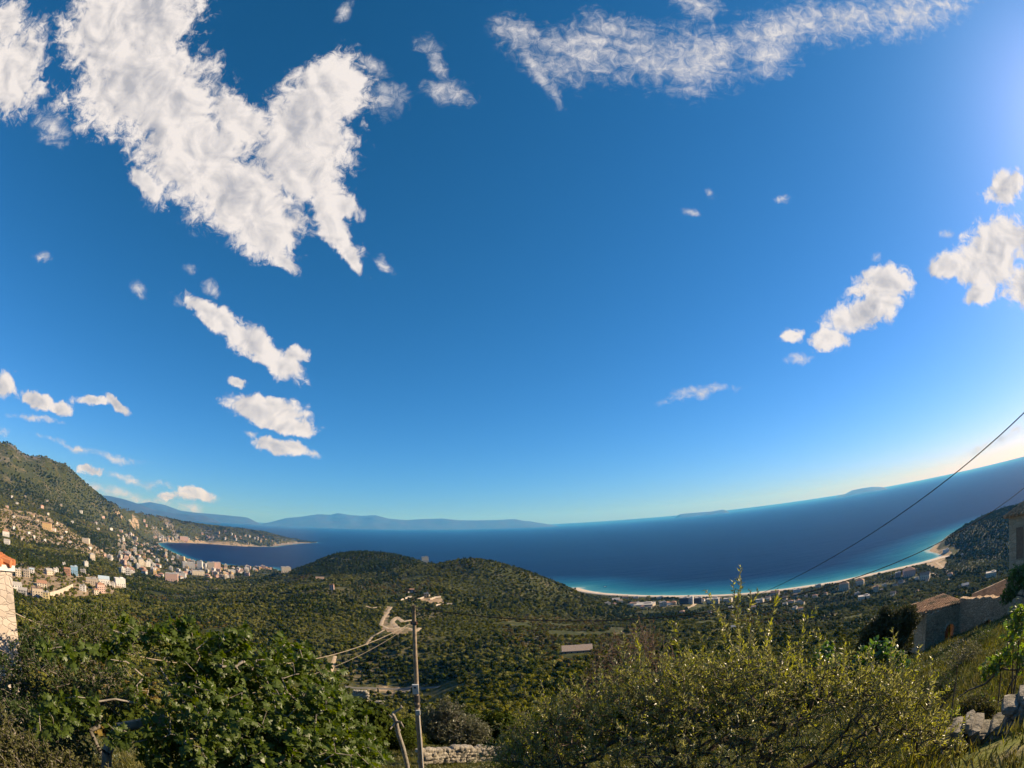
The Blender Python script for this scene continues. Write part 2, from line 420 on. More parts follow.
# points read from the photograph: (px, py, distance)
CTRL_PX = [(400, 689, 446), (577, 651, 450), (480, 670, 430), (330, 690, 430), (540, 640, 560), (640, 626, 720), (640, 606, 1150), (700, 624, 680), (760, 616, 880), (850, 611, 800), (900, 587, 1130), (950, 588, 980),
           (700, 602, 1250), (600, 612, 950), (820, 598, 1180), (985, 556, 1480), (870, 586, 1260),
           (934, 548, 1760), (960, 533, 1790), (985, 524, 1820), (1003, 517, 1850), (1024, 510, 1900),
           (355, 553, 1500), (330, 557, 1520), (310, 565, 1550), (400, 559, 1560), (422, 561, 1430), (440, 565, 1280), (455, 563, 1140), (470, 562, 1100), (485, 563, 1090), (500, 567, 1080), (530, 575, 1070), (560, 586, 1080),
           (585, 597, 1120), (550, 604, 930), (500, 594, 930), (470, 590, 950), (440, 592, 860), (430, 602, 790), (390, 592, 950), (340, 590, 920), (300, 600, 800), (350, 620, 650), (400, 650, 520), (300, 650, 500), (460, 640, 560), (520, 620, 720),
           (390, 575, 1150), (350, 575, 1180), (250, 600, 860), (200, 600, 960), (150, 605, 900), (285, 575, 1700), (250, 578, 1900), (215, 582, 1700), (175, 582, 1650), (300, 585, 1100), (240, 590, 1300),
           (140, 575, 1700), (165, 562, 2450), (145, 556, 2600), (140, 548, 3200), (118, 548, 2400), (112, 536, 3100), (150, 541, 3900), (100, 525, 3600), (60, 500, 3500), (60, 512, 2900), (0, 490, 2900), (0, 470, 3200), (30, 480, 3300),
           (0, 444, 3550), (13, 446, 3570), (27, 457, 3600), (45, 458, 3650), (62, 464, 3700), (80, 480, 3800), (95, 492, 3950), (108, 502, 4100), (130, 510, 4400), (150, 514, 4600), (180, 521.5, 5000), (215, 525.5, 5300),
           (245, 528, 5600), (262, 531, 5800), (290, 538, 6300), (308, 541.6, 6650), (180, 532, 4800), (215, 536, 5000), (250, 540, 5300), (130, 525, 4200),
           (0, 518, 2000), (40, 530, 1950), (75, 540, 2000), (90, 552, 1800), (60, 550, 1600), (30, 545, 1600), (0, 558, 1150), (20, 574, 880), (60, 573, 960), (100, 580, 1100), (60, 602, 660), (110, 597, 820), (10, 604, 560), (150, 622, 560), (60, 622, 420), (200, 640, 480)]


def _tps():
    P = []
    for az, d, dr in CTRL_POLAR: P.append((R(az), d, -dr / d))
    v = ray([p[0] for p in CTRL_PX], [p[1] for p in CTRL_PX])
    for (px, py, d), q in zip(CTRL_PX, v): P.append((math.atan2(q[0], q[1]), d, q[2] / math.hypot(q[0], q[1])))
    P = np.array(P)
    X = np.stack([P[:, 0] * 2.0, np.log(P[:, 1])], 1)
    n = len(X)
    K = _phi(X, X) + 2e-4 * np.eye(n)
    Q = np.hstack([np.ones((n, 1)), X])
    A = np.block([[K, Q], [Q.T, np.zeros((3, 3))]])
    w = np.linalg.solve(A, np.concatenate([P[:, 2], np.zeros(3)]))
    return X, w


def _phi(a, b):
    r2 = (a[:, None, 0] - b[None, :, 0]) ** 2 + (a[:, None, 1] - b[None, :, 1]) ** 2
    return .5 * r2 * np.log(r2 + 1e-12)


TPS_X, TPS_W = _tps()

# the mountain and the peninsula: crest line of the photograph, (px, py, distance)
CREST = [(-60, 428, 3400), (-20, 438, 3500), (0, 442.5, 3550), (8, 443, 3560), (14, 446, 3570), (20, 451.5, 3590), (27, 455.5, 3620), (37, 456.5, 3640), (47, 457, 3660), (52, 460, 3680), (58, 462.5, 3700), (65, 463.5, 3720), (70, 468, 3740), (80, 477.5, 3800), (95, 491, 3950), (108, 501.5, 4100), (115, 504, 4200), (130, 509, 4400), (150, 514, 4600), (165, 517.5, 4800),
         (180, 521, 5000), (200, 524, 5150), (215, 526, 5300), (230, 527.5, 5450), (245, 529, 5600), (262, 531.5, 5800), (275, 534.5, 6000), (290, 538.5, 6300), (308, 541.8, 6650)]
_cv = ray([c[0] for c in CREST], [c[1] for c in CREST]); CREST_AZ = np.arctan2(_cv[:, 0], _cv[:, 1]); CREST_TE = _cv[:, 2] / np.hypot(_cv[:, 0], _cv[:, 1]); CREST_D = np.array([c[2] for c in CREST], float)


def sea_px(pts):
    q = ray([p[0] for p in pts], [p[1] for p in pts]); k = -CAM_H / q[:, 2]
    return [tuple(v) for v in (q[:, :2] * k[:, None])]


def pol(*L): return [tuple(polar(a, d)[:2]) for a, d in L]


COAST_BAY = sea_px([(318, 542.8), (300, 543.5), (283, 545.2), (272, 546.8), (255, 546.6), (240, 546), (229, 545.4), (207, 543.6), (187.5, 542.8), (170, 542.4), (158, 542.8), (159, 545), (164, 548), (170, 551), (182, 556.5), (195, 561), (207, 562.5), (220, 564), (232, 566), (248, 567), (270, 567.5)])
COAST_HILL = pol((-24.5, 2400), (-20, 2250), (-15, 2050), (-10, 1850), (-5, 1560), (0, 1500), (4, 1640))
COAST_BEACH = sea_px([(575, 587.5), (590, 591.5), (605, 593.5), (625, 594.8), (650, 595.6), (700, 595.6), (740, 594), (768, 591), (800, 587), (818, 584.5), (838, 581), (855, 577.5), (875, 573), (893, 569), (910, 565), (928, 561), (940, 557.5), (944, 555)])
COAST_HEAD = sea_px([(938, 553.5), (931, 552), (929, 550)]) + pol((45.2, 1880), (48, 2180), (53, 2450), (60, 2600), (70, 2500), (85, 2600), (100, 3200), (125, 7000), (150, 9500), (180, 9500), (-150, 9800), (-120, 9800), (-90, 9800), (-60, 9600), (-48, 9200), (-40, 8600), (-32, 8000), (-26, 7500), (-22.6, 7200))
COAST = np.array(COAST_BAY + COAST_HILL + COAST_BEACH + COAST_HEAD)


def coast_sd(x, y):
    """metres inland of the shoreline (negative at sea)"""
    x = np.asarray(x, float); y = np.asarray(y, float)
    best = np.full(x.shape, 1e18); ins = np.zeros(x.shape, bool)
    A = COAST; B = np.roll(COAST, -1, 0)
    for (x0, y0), (x1, y1) in zip(A, B):
        dx, dy = x1 - x0, y1 - y0
        t = np.clip(((x - x0) * dx + (y - y0) * dy) / (dx * dx + dy * dy), 0, 1)
        best = np.minimum(best, (x - x0 - t * dx) ** 2 + (y - y0 - t * dy) ** 2)
        if y0 != y1:
            c = ((y0 > y) != (y1 > y)) & (x < (x1 - x0) * (y - y0) / (y1 - y0) + x0); ins ^= c
    d = np.sqrt(best)
    return np.where(ins, d, -d)


def ground(x, y, sd=None):
    x = np.asarray(x, float).ravel(); y = np.asarray(y, float).ravel()
    out = np.empty(len(x)); ss = np.empty(len(x))
    for i in range(0, len(x), 20000):
        xx, yy = x[i:i + 20000], y[i:i + 20000]
        d = np.maximum(np.hypot(xx, yy), 1.2); az = np.arctan2(xx, yy)
        Q = np.stack([az * 2.0, np.log(d)], 1)
        te = _phi(Q, TPS_X) @ TPS_W[:len(TPS_X)] + TPS_W[-3] + Q @ TPS_W[-2:]
        tc = np.interp(az, CREST_AZ, CREST_TE); dc = np.interp(az, CREST_AZ, CREST_D); on = np.clip((az - R(-80)) / R(10), 0, 1) * np.clip((R(-22) - az) / R(1.5), 0, 1)
        lim = tc - np.where(d > dc, .26 * np.log(d / dc), .012 * np.log(dc / d)); te = np.where(on > 0, np.minimum(te, lim + (1 - on) * 1.0), te)
        near = np.exp(-(np.minimum(np.log(d / dc), 0) / .16) ** 2) * np.exp(-(np.maximum(np.log(d / dc), 0) / .03) ** 2) * (on > .99); te = te + (np.maximum(lim, te) - te) * near
        z = CAM_H + te * d
        s = coast_sd(xx, yy)
        for k, L in enumerate((1.3, 4, 12, 36, 110, 330)):
            a = np.clip(d / (4.5 * L) - .35, 0, 1) if L > 5 else np.clip(d / (4 * L) - .4, 0, 1) * np.clip(2 - d / 150, 0, 1)
            a = a * np.where(L > 30, np.clip(1.25 - d / 4500, .45, 1), 1) * (1 - .85 * near)
            z = z + .075 * L * a * vnoise(xx, yy, L, 11 + k) * np.clip(s / (L * 1.5), 0, 1)
        azd = np.degrees(az)
        cliff = (np.clip((azd - 45.3) / 1.0, 0, 1) + np.clip((-azd - 21) / 3, 0, 1) * np.clip((d - 4300) / 300, 0, 1)) * .9 + np.clip((6.3 - azd) / 3, 0, 1) * np.clip((azd + 23) / 4, 0, 1) * .5
        cap = np.where(s < 38, .055 * s, 2.1 + .14 * (s - 38) + .0022 * (s - 38) ** 2); cap2 = .4 + .9 * s
        cap = cap * (1 - np.clip(cliff, 0, 1)) + cap2 * np.clip(cliff, 0, 1)
        cap = np.where(s > 600, 1e6, cap)
        zl = np.maximum(z, np.minimum(1.2 + .01 * s, cap)); zl = np.minimum(zl, cap)
        out[i:i + 20000] = np.where(s > 0, zl, np.maximum(s * .06, -12)); ss[i:i + 20000] = s
    return (out, ss) if sd else out


def gz(x, y): return float(ground([x], [y])[0])


def hits(pxs, lo=3.0, hi=9000.0):
    """where the sight lines of pixels meet the ground: (n,3) points"""
    v = ray([p[0] for p in pxs], [p[1] for p in pxs]); v = v / np.hypot(v[:, 0], v[:, 1])[:, None]
    ds = np.exp(np.linspace(math.log(lo), math.log(hi), 420)); n = len(v)
    X = v[:, None, 0] * ds; Y = v[:, None, 1] * ds; Z = CAM_H + v[:, None, 2] * ds
    g = np.maximum(ground(X, Y).reshape(n, -1), 0.0)
    below = Z < g
    k = np.where(below.any(1), below.argmax(1), len(ds) - 1); k = np.maximum(k, 1); i = np.arange(n)
    a = Z[i, k - 1] - g[i, k - 1]; b = g[i, k] - Z[i, k]; t = np.clip(a / np.maximum(a + b, 1e-9), 0, 1)
    d = ds[k - 1] + (ds[k] - ds[k - 1]) * t
    x, y = v[:, 0] * d, v[:, 1] * d
    return np.stack([x, y, np.maximum(ground(x, y), 0.0)], 1)


# ------------------------------------------------------------------ painted-in ground cover: real soil, rock and field colours
def inpoly(px, py, poly):
    ins = np.zeros(np.shape(px), bool); n = len(poly)
    for i in range(n):
        (x0, y0), (x1, y1) = poly[i], poly[(i + 1) % n]
        if y0 != y1: ins ^= ((y0 > py) != (y1 > py)) & (px < (x1 - x0) * (py - y0) / (y1 - y0) + x0)
    return ins


def world_poly(pts): return [tuple(p[:2]) for p in hits(pts, 60)]


BARE = [[(0, 508), (30, 512), (60, 522), (95, 545), (112, 560), (95, 556), (60, 545), (20, 541), (0, 528)],
        [(0, 561), (20, 562), (42, 570), (30, 572), (0, 569)],
        [(10, 570), (60, 566), (125, 585), (110, 596), (30, 600), (10, 592)],
        [(414, 600), (430, 596.5), (440, 598), (446, 603), (432, 603)],
        [(386, 608), (392, 606), (388, 622), (400, 628), (414, 622), (418, 630), (398, 636), (380, 628)],
        [(112, 510), (135, 514), (140, 520), (120, 519)], [(380, 684), (420, 684), (416, 694), (360, 694)],
        [(922, 563), (944, 556), (948, 564), (940, 570)]]
GRASSY = [[(183, 609), (200, 600), (219, 602), (214, 609), (200, 614)]]


def build_ground():
    azs = np.concatenate([np.arange(-180, -72, 4.0), np.arange(-72, 72.01, .19), np.arange(76, 180.1, 4.0)])
    ds = np.exp(np.linspace(math.log(1.3), math.log(9900), 470))
    A, D = np.meshgrid(np.radians(azs), ds)
    X = D * np.sin(A); Y = D * np.cos(A)
    Z, S = ground(X, Y, True)
    V = np.stack([X.ravel(), Y.ravel(), Z], 1)
    nr, nc = A.shape
    idx = np.arange(nr * nc).reshape(nr, nc)
    F = np.stack([idx[:-1, :-1], idx[:-1, 1:], idx[1:, 1:], idx[1:, :-1]], -1).reshape(-1, 4)[:, ::-1]
    zmax = Z[F].max(1); F = F[zmax > -11.5]
    V = np.vstack([V, [[0, 0, CAM_H - 1.65]]])
    fan = np.stack([np.full(nc - 1, nr * nc), idx[0, 1:], idx[0, :-1]], 1)
    me = new_mesh('ground', V, [F, fan], [ground_material()], smooth=True)
    x, y = V[:, 0], V[:, 1]
    def edge(poly_list, soft):
        m = np.zeros(len(V))
        for poly in poly_list:
            w = world_poly(poly); m = np.maximum(m, inpoly(x, y, w).astype(float))
        return m
    at_ = me.attributes.new('bare', 'FLOAT', 'POINT'); b = edge(BARE, 0)
    S1 = np.concatenate([S, [500]])
    d = np.hypot(x, y); az = np.degrees(np.arctan2(x, y))
    shore = np.clip((30 - S1) / 10, 0, 1) * (S1 > -60)
    at_.data.foreach_set('value', np.clip(b + shore, 0, 1).astype(np.float32))
    g = me.attributes.new('grassy', 'FLOAT', 'POINT')
    gv = edge(GRASSY, 0); gv = np.maximum(gv, np.clip(1.4 - d / 45, 0, 1))
    g.data.foreach_set('value', gv.astype(np.float32))
    r = me.attributes.new('rocky', 'FLOAT', 'POINT')
    rv = np.clip((V[:, 2] - 230) / 250, 0, 1) * np.clip((d - 2400) / 300, 0, 1) * np.clip(fbm(x, y, 260, 4, 5) + .40, 0, 1)
    pen = np.clip((d - 4600) / 400, 0, 1) * np.clip((30 - S1) / 20, 0, 1)
    rv = np.maximum(rv, pen); rv = np.maximum(rv, np.clip((-az - 30) / 3, 0, 1) * np.clip((d - 4150) / 150, 0, 1) * np.clip((5400 - d) / 200, 0, 1) * (.22 + fbm(x, y, 120, 4, 8)))
    r.data.foreach_set('value', np.clip(rv, 0, 1).astype(np.float32))
    tag(link('ground', me), kind='structure')


def ground_material():
    m = bpy.data.materials.new('ground'); m.use_nodes = True; t = NT(m.node_tree); b = t.n['Principled BSDF']
    b.inputs['Roughness'].default_value = .95; b.inputs['Specular IOR Level'].default_value = .1
    pos = t.new('ShaderNodeNewGeometry').outputs['Position']
    A = lambda n: t.new('ShaderNodeAttribute', attribute_name=n).outputs['Fac']
    big = t.noise(pos, .012, 6, .6); mid = t.noise(pos, .09, 6, .62); fine = t.noise(pos, .9, 6, .65); tiny = t.noise(pos, 7.0, 5, .6)
    scrub = t.mix(t.rng(mid, .38, .62), (.034, .042, .009), (.068, .070, .018))
    dry = t.mix(t.rng(fine, .35, .65), (.12, .10, .055), (.19, .155, .09))
    col = t.mix(t.rng(t.math('ADD', t.math('MULTIPLY', big, .6), t.math('MULTIPLY', mid, .4)), .52, .64), scrub, dry)
    grass = t.mix(t.rng(tiny, .35, .65), (.065, .080, .014), (.14, .14, .03))
    grass = t.mix(t.rng(fine, .5, .68), grass, (.15, .125, .07))
    col = t.mix(t.math('MULTIPLY', A('grassy'), .9), col, grass)
    soil = t.mix(t.rng(mid, .35, .65), (.27, .185, .11), (.40, .31, .20))
    soil = t.mix(t.rng(t.noise(pos, .03, 5, .65), .52, .62), soil, (.10, .095, .045))
    col = t.mix(t.rng(t.math('ADD', A('bare'), t.math('MULTIPLY', t.math('SUBTRACT', mid, .5), .9)), .35, .65), col, soil)
    rock = t.mix(t.rng(t.noise(pos, .05, 8, .7), .4, .6), (.10, .09, .07), (.21, .18, .145))
    col = t.mix(t.rng(t.math('ADD', A('rocky'), t.math('MULTIPLY', t.math('SUBTRACT', t.noise(pos, .022, 7, .7), .5), 1.3)), .42, .62), col, rock)
    t.l.new(col, b.inputs['Base Color'])
    h = t.math('ADD', t.math('MULTIPLY', mid, 3.0), t.math('MULTIPLY', fine, .35))
    t.l.new(t.new('ShaderNodeBump', {'Strength': .7, 'Distance': 1.0, 'Height': h}).outputs[0], b.inputs['Normal'])
    return m


def build_sea():
    azs = np.concatenate([np.arange(-180, -60, 5.0), np.arange(-60, 64.01, .35), np.arange(69, 180.1, 5.0)])
    ds = np.concatenate([np.exp(np.linspace(math.log(900), math.log(8000), 330)), np.exp(np.linspace(math.log(8200), math.log(150000), 40))])
    A, D = np.meshgrid(np.radians(azs), ds); X = D * np.sin(A); Y = D * np.cos(A)
    S = coast_sd(X.ravel(), Y.ravel())
    V = np.stack([X.ravel(), Y.ravel(), np.zeros(X.size)], 1); nr, nc = A.shape
    idx = np.arange(nr * nc).reshape(nr, nc)
    F = np.stack([idx[:-1, :-1], idx[:-1, 1:], idx[1:, 1:], idx[1:, :-1]], -1).reshape(-1, 4)[:, ::-1]
    F = F[S[F].min(1) < 45]
    me = new_mesh('sea', V, F, [sea_material()])
    a = me.attributes.new('offshore', 'FLOAT', 'POINT')
    az = np.degrees(A.ravel()); wide = np.where(az > 1, 1.0, .28) + np.clip((12 - az) / 8, 0, 1) * (az > 1) * .5
    a.data.foreach_set('value', (np.clip(-S, -5, 4000) / wide).astype(np.float32))
    tag(link('sea', me), kind='structure')


def sea_material():
    m = bpy.data.materials.new('sea'); m.use_nodes = True; t = NT(m.node_tree); b = t.n['Principled BSDF']
    pos = t.new('ShaderNodeNewGeometry').outputs['Position']
    off = t.new('ShaderNodeAttribute', attribute_name='offshore').outputs['Fac']
    st = t.vmath('MULTIPLY', pos, (.35, 1.0, 1.0))
    patch = t.noise(st, .0016, 5, .6); wind = t.noise(st, .012, 5, .6)
    o = t.math('ADD', off, t.math('MULTIPLY', t.math('SUBTRACT', t.noise(pos, .012, 4), .5), 60))
    cr = t.new('ShaderNodeValToRGB', {0: t.math('MULTIPLY', t.math('POWER', t.math('MAXIMUM', t.math('DIVIDE', o, 900.0), 0.0), .5), 1.0, clamp=True)})
    E = cr.color_ramp; stops = [(0.0, (.42, .42, .36)), (.07, (.30, .42, .40)), (.13, (.06, .24, .28)), (.30, (.014, .13, .20)), (.46, (.007, .055, .13)), (.60, (.0025, .011, .054)), (1.0, (.002, .008, .046))]
    E.elements[0].position, E.elements[0].color = stops[0][0], (*stops[0][1], 1); E.elements[1].position, E.elements[1].color = stops[-1][0], (*stops[-1][1], 1)
    for p, c in stops[1:-1]: e = E.elements.new(p); e.color = (*c, 1)
    col = cr.outputs[0]
    col = t.mix(t.math('MULTIPLY', t.rng(patch, .4, .62), .75), col, t.vmath('MULTIPLY', col, (.62, .66, .74)))
    t.l.new(col, b.inputs['Base Color'])
    b.inputs['Roughness'].default_value = .30; b.inputs['IOR'].default_value = 1.33; b.inputs['Specular IOR Level'].default_value = .008
    h = t.math('ADD', t.noise(t.vmath('MULTIPLY', pos, (.5, 1, 1)), .05, 6, .65), t.math('MULTIPLY', wind, 2.0))
    t.l.new(t.new('ShaderNodeBump', {'Strength': .55, 'Distance': 4.0, 'Height': h}).outputs[0], b.inputs['Normal'])
    return m


def ridge(name, label, cat, prof, d, depth, mat, group=None, seed=1):
    """far land: a crest line (px, py) at distance d, falling to the sea on both sides"""
    n = 90
    xs = np.linspace(prof[0][0], prof[-1][0], n); ys = np.interp(xs, [p[0] for p in prof], [p[1] for p in prof])
    q = ray(xs, ys); q = q / np.hypot(q[:, 0], q[:, 1])[:, None]
    rows = []
    for k, f in enumerate((-1.0, -.75, -.5, -.25, 0, .35, .7, 1.0)):
        dd = d + f * depth; h = np.maximum(CAM_H + q[:, 2] * d, 0) * (1 - abs(f)) ** .9
        wob = (vnoise(xs * d / 540, np.full(n, f * depth), depth * .35, seed) + .5)
        h = h * (1 if f == 0 else (.65 + .55 * wob)) - (30 if abs(f) == 1 else 0)
        rows.append(np.stack([q[:, 0] * dd, q[:, 1] * dd, h - .5], 1))
    taper = np.clip(np.minimum(np.arange(n), np.arange(n)[::-1]) / 9.0, 0, 1) ** .7
    for r_ in rows: r_[:, 2] = (r_[:, 2] + 30) * taper - 30
    V = np.concatenate(rows); nr = len(rows); idx = np.arange(nr * n).reshape(nr, n)
    F = np.stack([idx[:-1, :-1], idx[:-1, 1:], idx[1:, 1:], idx[1:, :-1]], -1).reshape(-1, 4)[:, ::-1]
    o = link(name, new_mesh(name, V, F, [mat], smooth=True)); tag(o, label, cat, group, kind='structure')


def build_far_land():
    m = pmat('far_scrub', (.022, .028, .018), (.045, .045, .035), .002, .95, coord='Object')
    ridge('island', 'long low mountainous island on the sea horizon', 'island',
          [(255, 521.5), (275, 519), (300, 516.8), (318, 514.2), (330, 514.8), (338, 513), (350, 515), (362, 515.8), (375, 515), (388, 518.5), (405, 520), (425, 519), (443, 518.5), (460, 520.3), (480, 520.3), (500, 519.8), (515, 519), (525, 521), (545, 521.3), (560, 522.5)], 38000, 2500, m)
    ridge('island', 'thin dark flat island on the horizon right of centre', 'island', [(674, 515), (684, 513.6), (700, 512.3), (712, 511.4), (722, 509.6), (730, 510.3)], 34000, 900, m, seed=3)
    ridge('island', 'blue hazy hump backed island on the right horizon', 'island', [(834, 497), (845, 494), (852, 490.3), (862, 488.2), (872, 486.8), (880, 486.8), (889, 488.2)], 38000, 1300, m, seed=4)
    ridge('hills', 'blue hills beyond the mountain at left', 'hill', [(60, 490), (85, 492), (102, 495.3), (110, 496), (125, 499.5), (140, 504.5), (155, 510), (175, 513.5), (200, 515.2), (222, 517.5)], 27000, 2500, m, seed=5)
    ridge('hills', 'paler farther blue hills behind the first blue ridge', 'hill', [(120, 503), (140, 503.5), (150, 502), (165, 505), (180, 510.5), (195, 512.6), (215, 514.2), (240, 516.6), (262, 519.5)], 35000, 2500, m, seed=6)


def build_haze():
    L, top, bot = 44000.0, 1000.0, -13.0
    b = MB().box((0, 0, (top + bot) / 2), (2 * L, 2 * L, top - bot))
    m = bpy.data.materials.new('haze'); m.use_nodes = True; t = NT(m.node_tree); t.n.clear()
    out = t.new('ShaderNodeOutputMaterial')
    v = t.new('ShaderNodeVolumePrincipled', {'Color': (.06, .36, 1.0, 1), 'Absorption Color': (1, 1, 1, 1), 'Density': HAZE, 'Anisotropy': .1})
    t.l.new(v.outputs[0], out.inputs['Volume'])
    o = b.build('haze', m); tag(o, 'thin blue sea haze', 'haze', kind='stuff')


HAZE = 3.7e-5
build_ground()
build_sea()
build_far_land()
build_haze()


# ------------------------------------------------------------------ foliage tools
def unit(a): return a / np.maximum(np.linalg.norm(a, axis=-1, keepdims=True), 1e-9)


def frame(d, n):
    d = unit(d); s = unit(np.cross(d, n)); return d, s, np.cross(s, d)


TPL_LANCE = (np.array([(0, 0, 0), (.3, .5, -.08), (1, 0, -.10), (.3, -.5, -.08), (.45, 0, .03)]), [(0, 4, 1), (1, 4, 2), (0, 3, 4), (3, 2, 4)])
TPL_OVAL = (np.array([(0, 0, 0), (.25, .42, -.10), (.65, .42, -.16), (1, 0, -.22), (.65, -.42, -.16), (.25, -.42, -.10), (.45, 0, .0)]), [(0, 6, 1), (1, 6, 2), (2, 6, 3), (0, 5, 6), (5, 4, 6), (4, 3, 6)])
_fo = [(0, 0), (.02, .26), (.16, .44), (.28, .42), (.33, .10), (.50, .44), (.66, .38), (.64, .09), (.86, .14), (1.0, 0)]
_fv = [(u, v, -.16 * abs(v) - .22 * u * u) for u, v in _fo] + [(.5, 0, .0)] + [(u, -v, -.16 * abs(v) - .22 * u * u) for u, v in _fo[1:-1]]
TPL_FIG = (np.array(_fv), [(10, i + 1, i) for i in range(9)] + [(10, a, b) for a, b in zip([0] + list(range(11, 19)), list(range(11, 19)) + [9])])
TPL_QUAD = (np.array([(-.5, -.5, 0), (.5, -.38, .06), (.42, .5, 0), (-.46, .40, .06)]), [(0, 1, 2, 3)])


def leaves(tpl, pos, d, n, length, width):
    """many copies of one leaf shape: positions, directions, normals, sizes"""
    T, F = tpl
    d, s, n = frame(d, n); L = np.asarray(length)[:, None, None]; W = np.asarray(width)[:, None, None]
    V = pos[:, None, :] + L * T[None, :, 0, None] * d[:, None, :] + W * T[None, :, 1, None] * s[:, None, :] + L * T[None, :, 2, None] * n[:, None, :]
    k = len(T); N = len(pos); F = np.array(F)
    return V.reshape(-1, 3), (F[None] + (np.arange(N) * k)[:, None, None]).reshape(-1, F.shape[1])


def rdir(n, rng): return unit(rng.normal(size=(n, 3)))


def in_ellipsoids(E, n, rng, shell=.0, power=.4):
    """n points inside a union of ellipsoids (centre, radii); crowded towards their surfaces"""
    vol = np.array([np.prod(r) ** (2 / 3) for _, r in E]); pick = rng.choice(len(E), n, p=vol / vol.sum())
    C = np.array([c for c, _ in E])[pick]; Rr = np.array([r for _, r in E])[pick]
    return C + rdir(n, rng) * (rng.random((n, 1)) ** power * (1 - shell) + shell) * Rr


def grow(root, trunk, pts, rng, step=.25, wob=.04, lift=.0):
    """branches: every point joins the nearest wood already grown. Returns nodes, parents, radii"""
    nodes = [np.array(p, float) for p in trunk]; par = [-1] + list(range(len(trunk) - 1))
    pts = pts[np.argsort(np.linalg.norm(pts - nodes[-1], axis=1))]
    arr = np.empty((len(pts) * 14 + len(nodes) + 10, 3)); arr[:len(nodes)] = nodes; m = len(nodes); tips = []
    t0 = max(1, len(trunk) - 2)
    for p in pts:
        dd = np.linalg.norm(arr[t0:m] - p, axis=1) + .12 * np.maximum(arr[t0:m, 2] - p[2], 0); j = int(dd.argmin()) + t0
        a = arr[j].copy(); L = np.linalg.norm(p - a); k = int(np.clip(L / step, 1, 10))
        for q in range(1, k + 1):
            f = q / k; c = a + (p - a) * f + (rng.normal(size=3) * wob * L * (q < k)) + np.array([0, 0, lift * L * math.sin(math.pi * f)])
            arr[m] = c; par.append(j); j = m; m += 1
        tips.append(j)
    nodes = arr[:m]; cnt = np.zeros(m)
    cnt[tips] += 1
    for i in range(m - 1, 0, -1): cnt[par[i]] += cnt[i]
    return nodes, np.array(par), cnt, np.array(tips)


def wood(nodes, par, cnt, r_tip, r_root, n=5, exp=.5):
    r = r_tip + (r_root - r_tip) * (cnt / cnt.max()) ** exp
    ch = np.arange(len(nodes))[par >= 0]; a = nodes[par[ch]]; b = nodes[ch]; ra = r[par[ch]]; ra = np.minimum(ra, r[ch] * 1.5 + .004); rb = r[ch]
    d = unit(b - a); ref = np.where(np.abs(d[:, 2:3]) > .95, [[1., 0, 0]], [[0., 0, 1]]); s = unit(np.cross(d, ref)); q = np.cross(s, d)
    t = np.arange(n) * 2 * math.pi / n; ring = s[:, None] * np.cos(t)[None, :, None] + q[:, None] * np.sin(t)[None, :, None]
    V = np.concatenate([a[:, None] + ring * ra[:, None, None], b[:, None] + ring * rb[:, None, None]], 1).reshape(-1, 3)
    k = np.arange(n); f = np.stack([k, (k + 1) % n, (k + 1) % n + n, k + n], 1)
    F = (f[None] + (np.arange(len(ch)) * 2 * n)[:, None, None]).reshape(-1, 4)
    return V, F


def crown_cards(n, size, radii, rng, lumps=7, droop=0., flat=.0, core=.25):
    """crown for trees seen from afar: many leaf-clump faces over uneven lobes"""
    radii = np.array(radii, float)
    lc = rdir(lumps, rng) * rng.uniform(.25, .62, (lumps, 1)); lr = rng.uniform(.34, .58, lumps)
    lc[:, 2] = np.abs(lc[:, 2]) * .9 - .15
    i = rng.choice(lumps, n, p=lr ** 2 / (lr ** 2).sum()); d = rdir(n, rng)
    depth = np.where(rng.random(n) < core, rng.uniform(.2, .8, n), rng.uniform(.8, 1.12, n))
    p = (lc[i] + d * (lr[i] * depth)[:, None]); p[:, 2] = np.where(p[:, 2] < -.6, -.6 + .2 * rng.random(n), p[:, 2])
    nrm = unit(d + .55 * rdir(n, rng)); tang = rdir(n, rng)
    sz = size * rng.uniform(.55, 1.35, n)
    V, F = leaves(TPL_QUAD, p * radii, np.cross(nrm, tang), nrm, sz, sz * rng.uniform(.6, 1.0, n))
    return V + np.array([0, 0, radii[2] * .75]), F


# ------------------------------------------------------------------ woodland over the hills (nobody could count it)
def woodmat(name, c1, c2, rnd=.3, trans=.18):
    if name in MATS: return MATS[name]
    m = bpy.data.materials.new(name); m.use_nodes = True; t = NT(m.node_tree); t.n.clear(); out = t.new('ShaderNodeOutputMaterial')
    geo = t.new('ShaderNodeNewGeometry'); ri = t.new('ShaderNodeObjectInfo').outputs['Random']
    f = t.math('ADD', t.math('MULTIPLY', geo.outputs['Random Per Island'], .25), t.math('ADD', t.math('MULTIPLY', ri, .25), t.math('MULTIPLY', t.rng(t.noise(geo.outputs['Position'], .009, 5), .38, .62), .5)))
    col = t.mix(f, c1, c2)
    col = t.new('ShaderNodeHueSaturation', {'Color': col, 'Value': t.rng(t.math('FRACT', t.math('MULTIPLY', ri, 17.3)), 0, 1, 1 - rnd, 1 + rnd)}).outputs[0]
    d = t.new('ShaderNodeBsdfDiffuse', {'Color': col}); tr = t.new('ShaderNodeBsdfTranslucent', {'Color': col})
    t.l.new(t.new('ShaderNodeMixShader', {0: trans, 1: d.outputs[0], 2: tr.outputs[0]}).outputs[0], out.inputs[0])
    MATS[name] = m
    return m


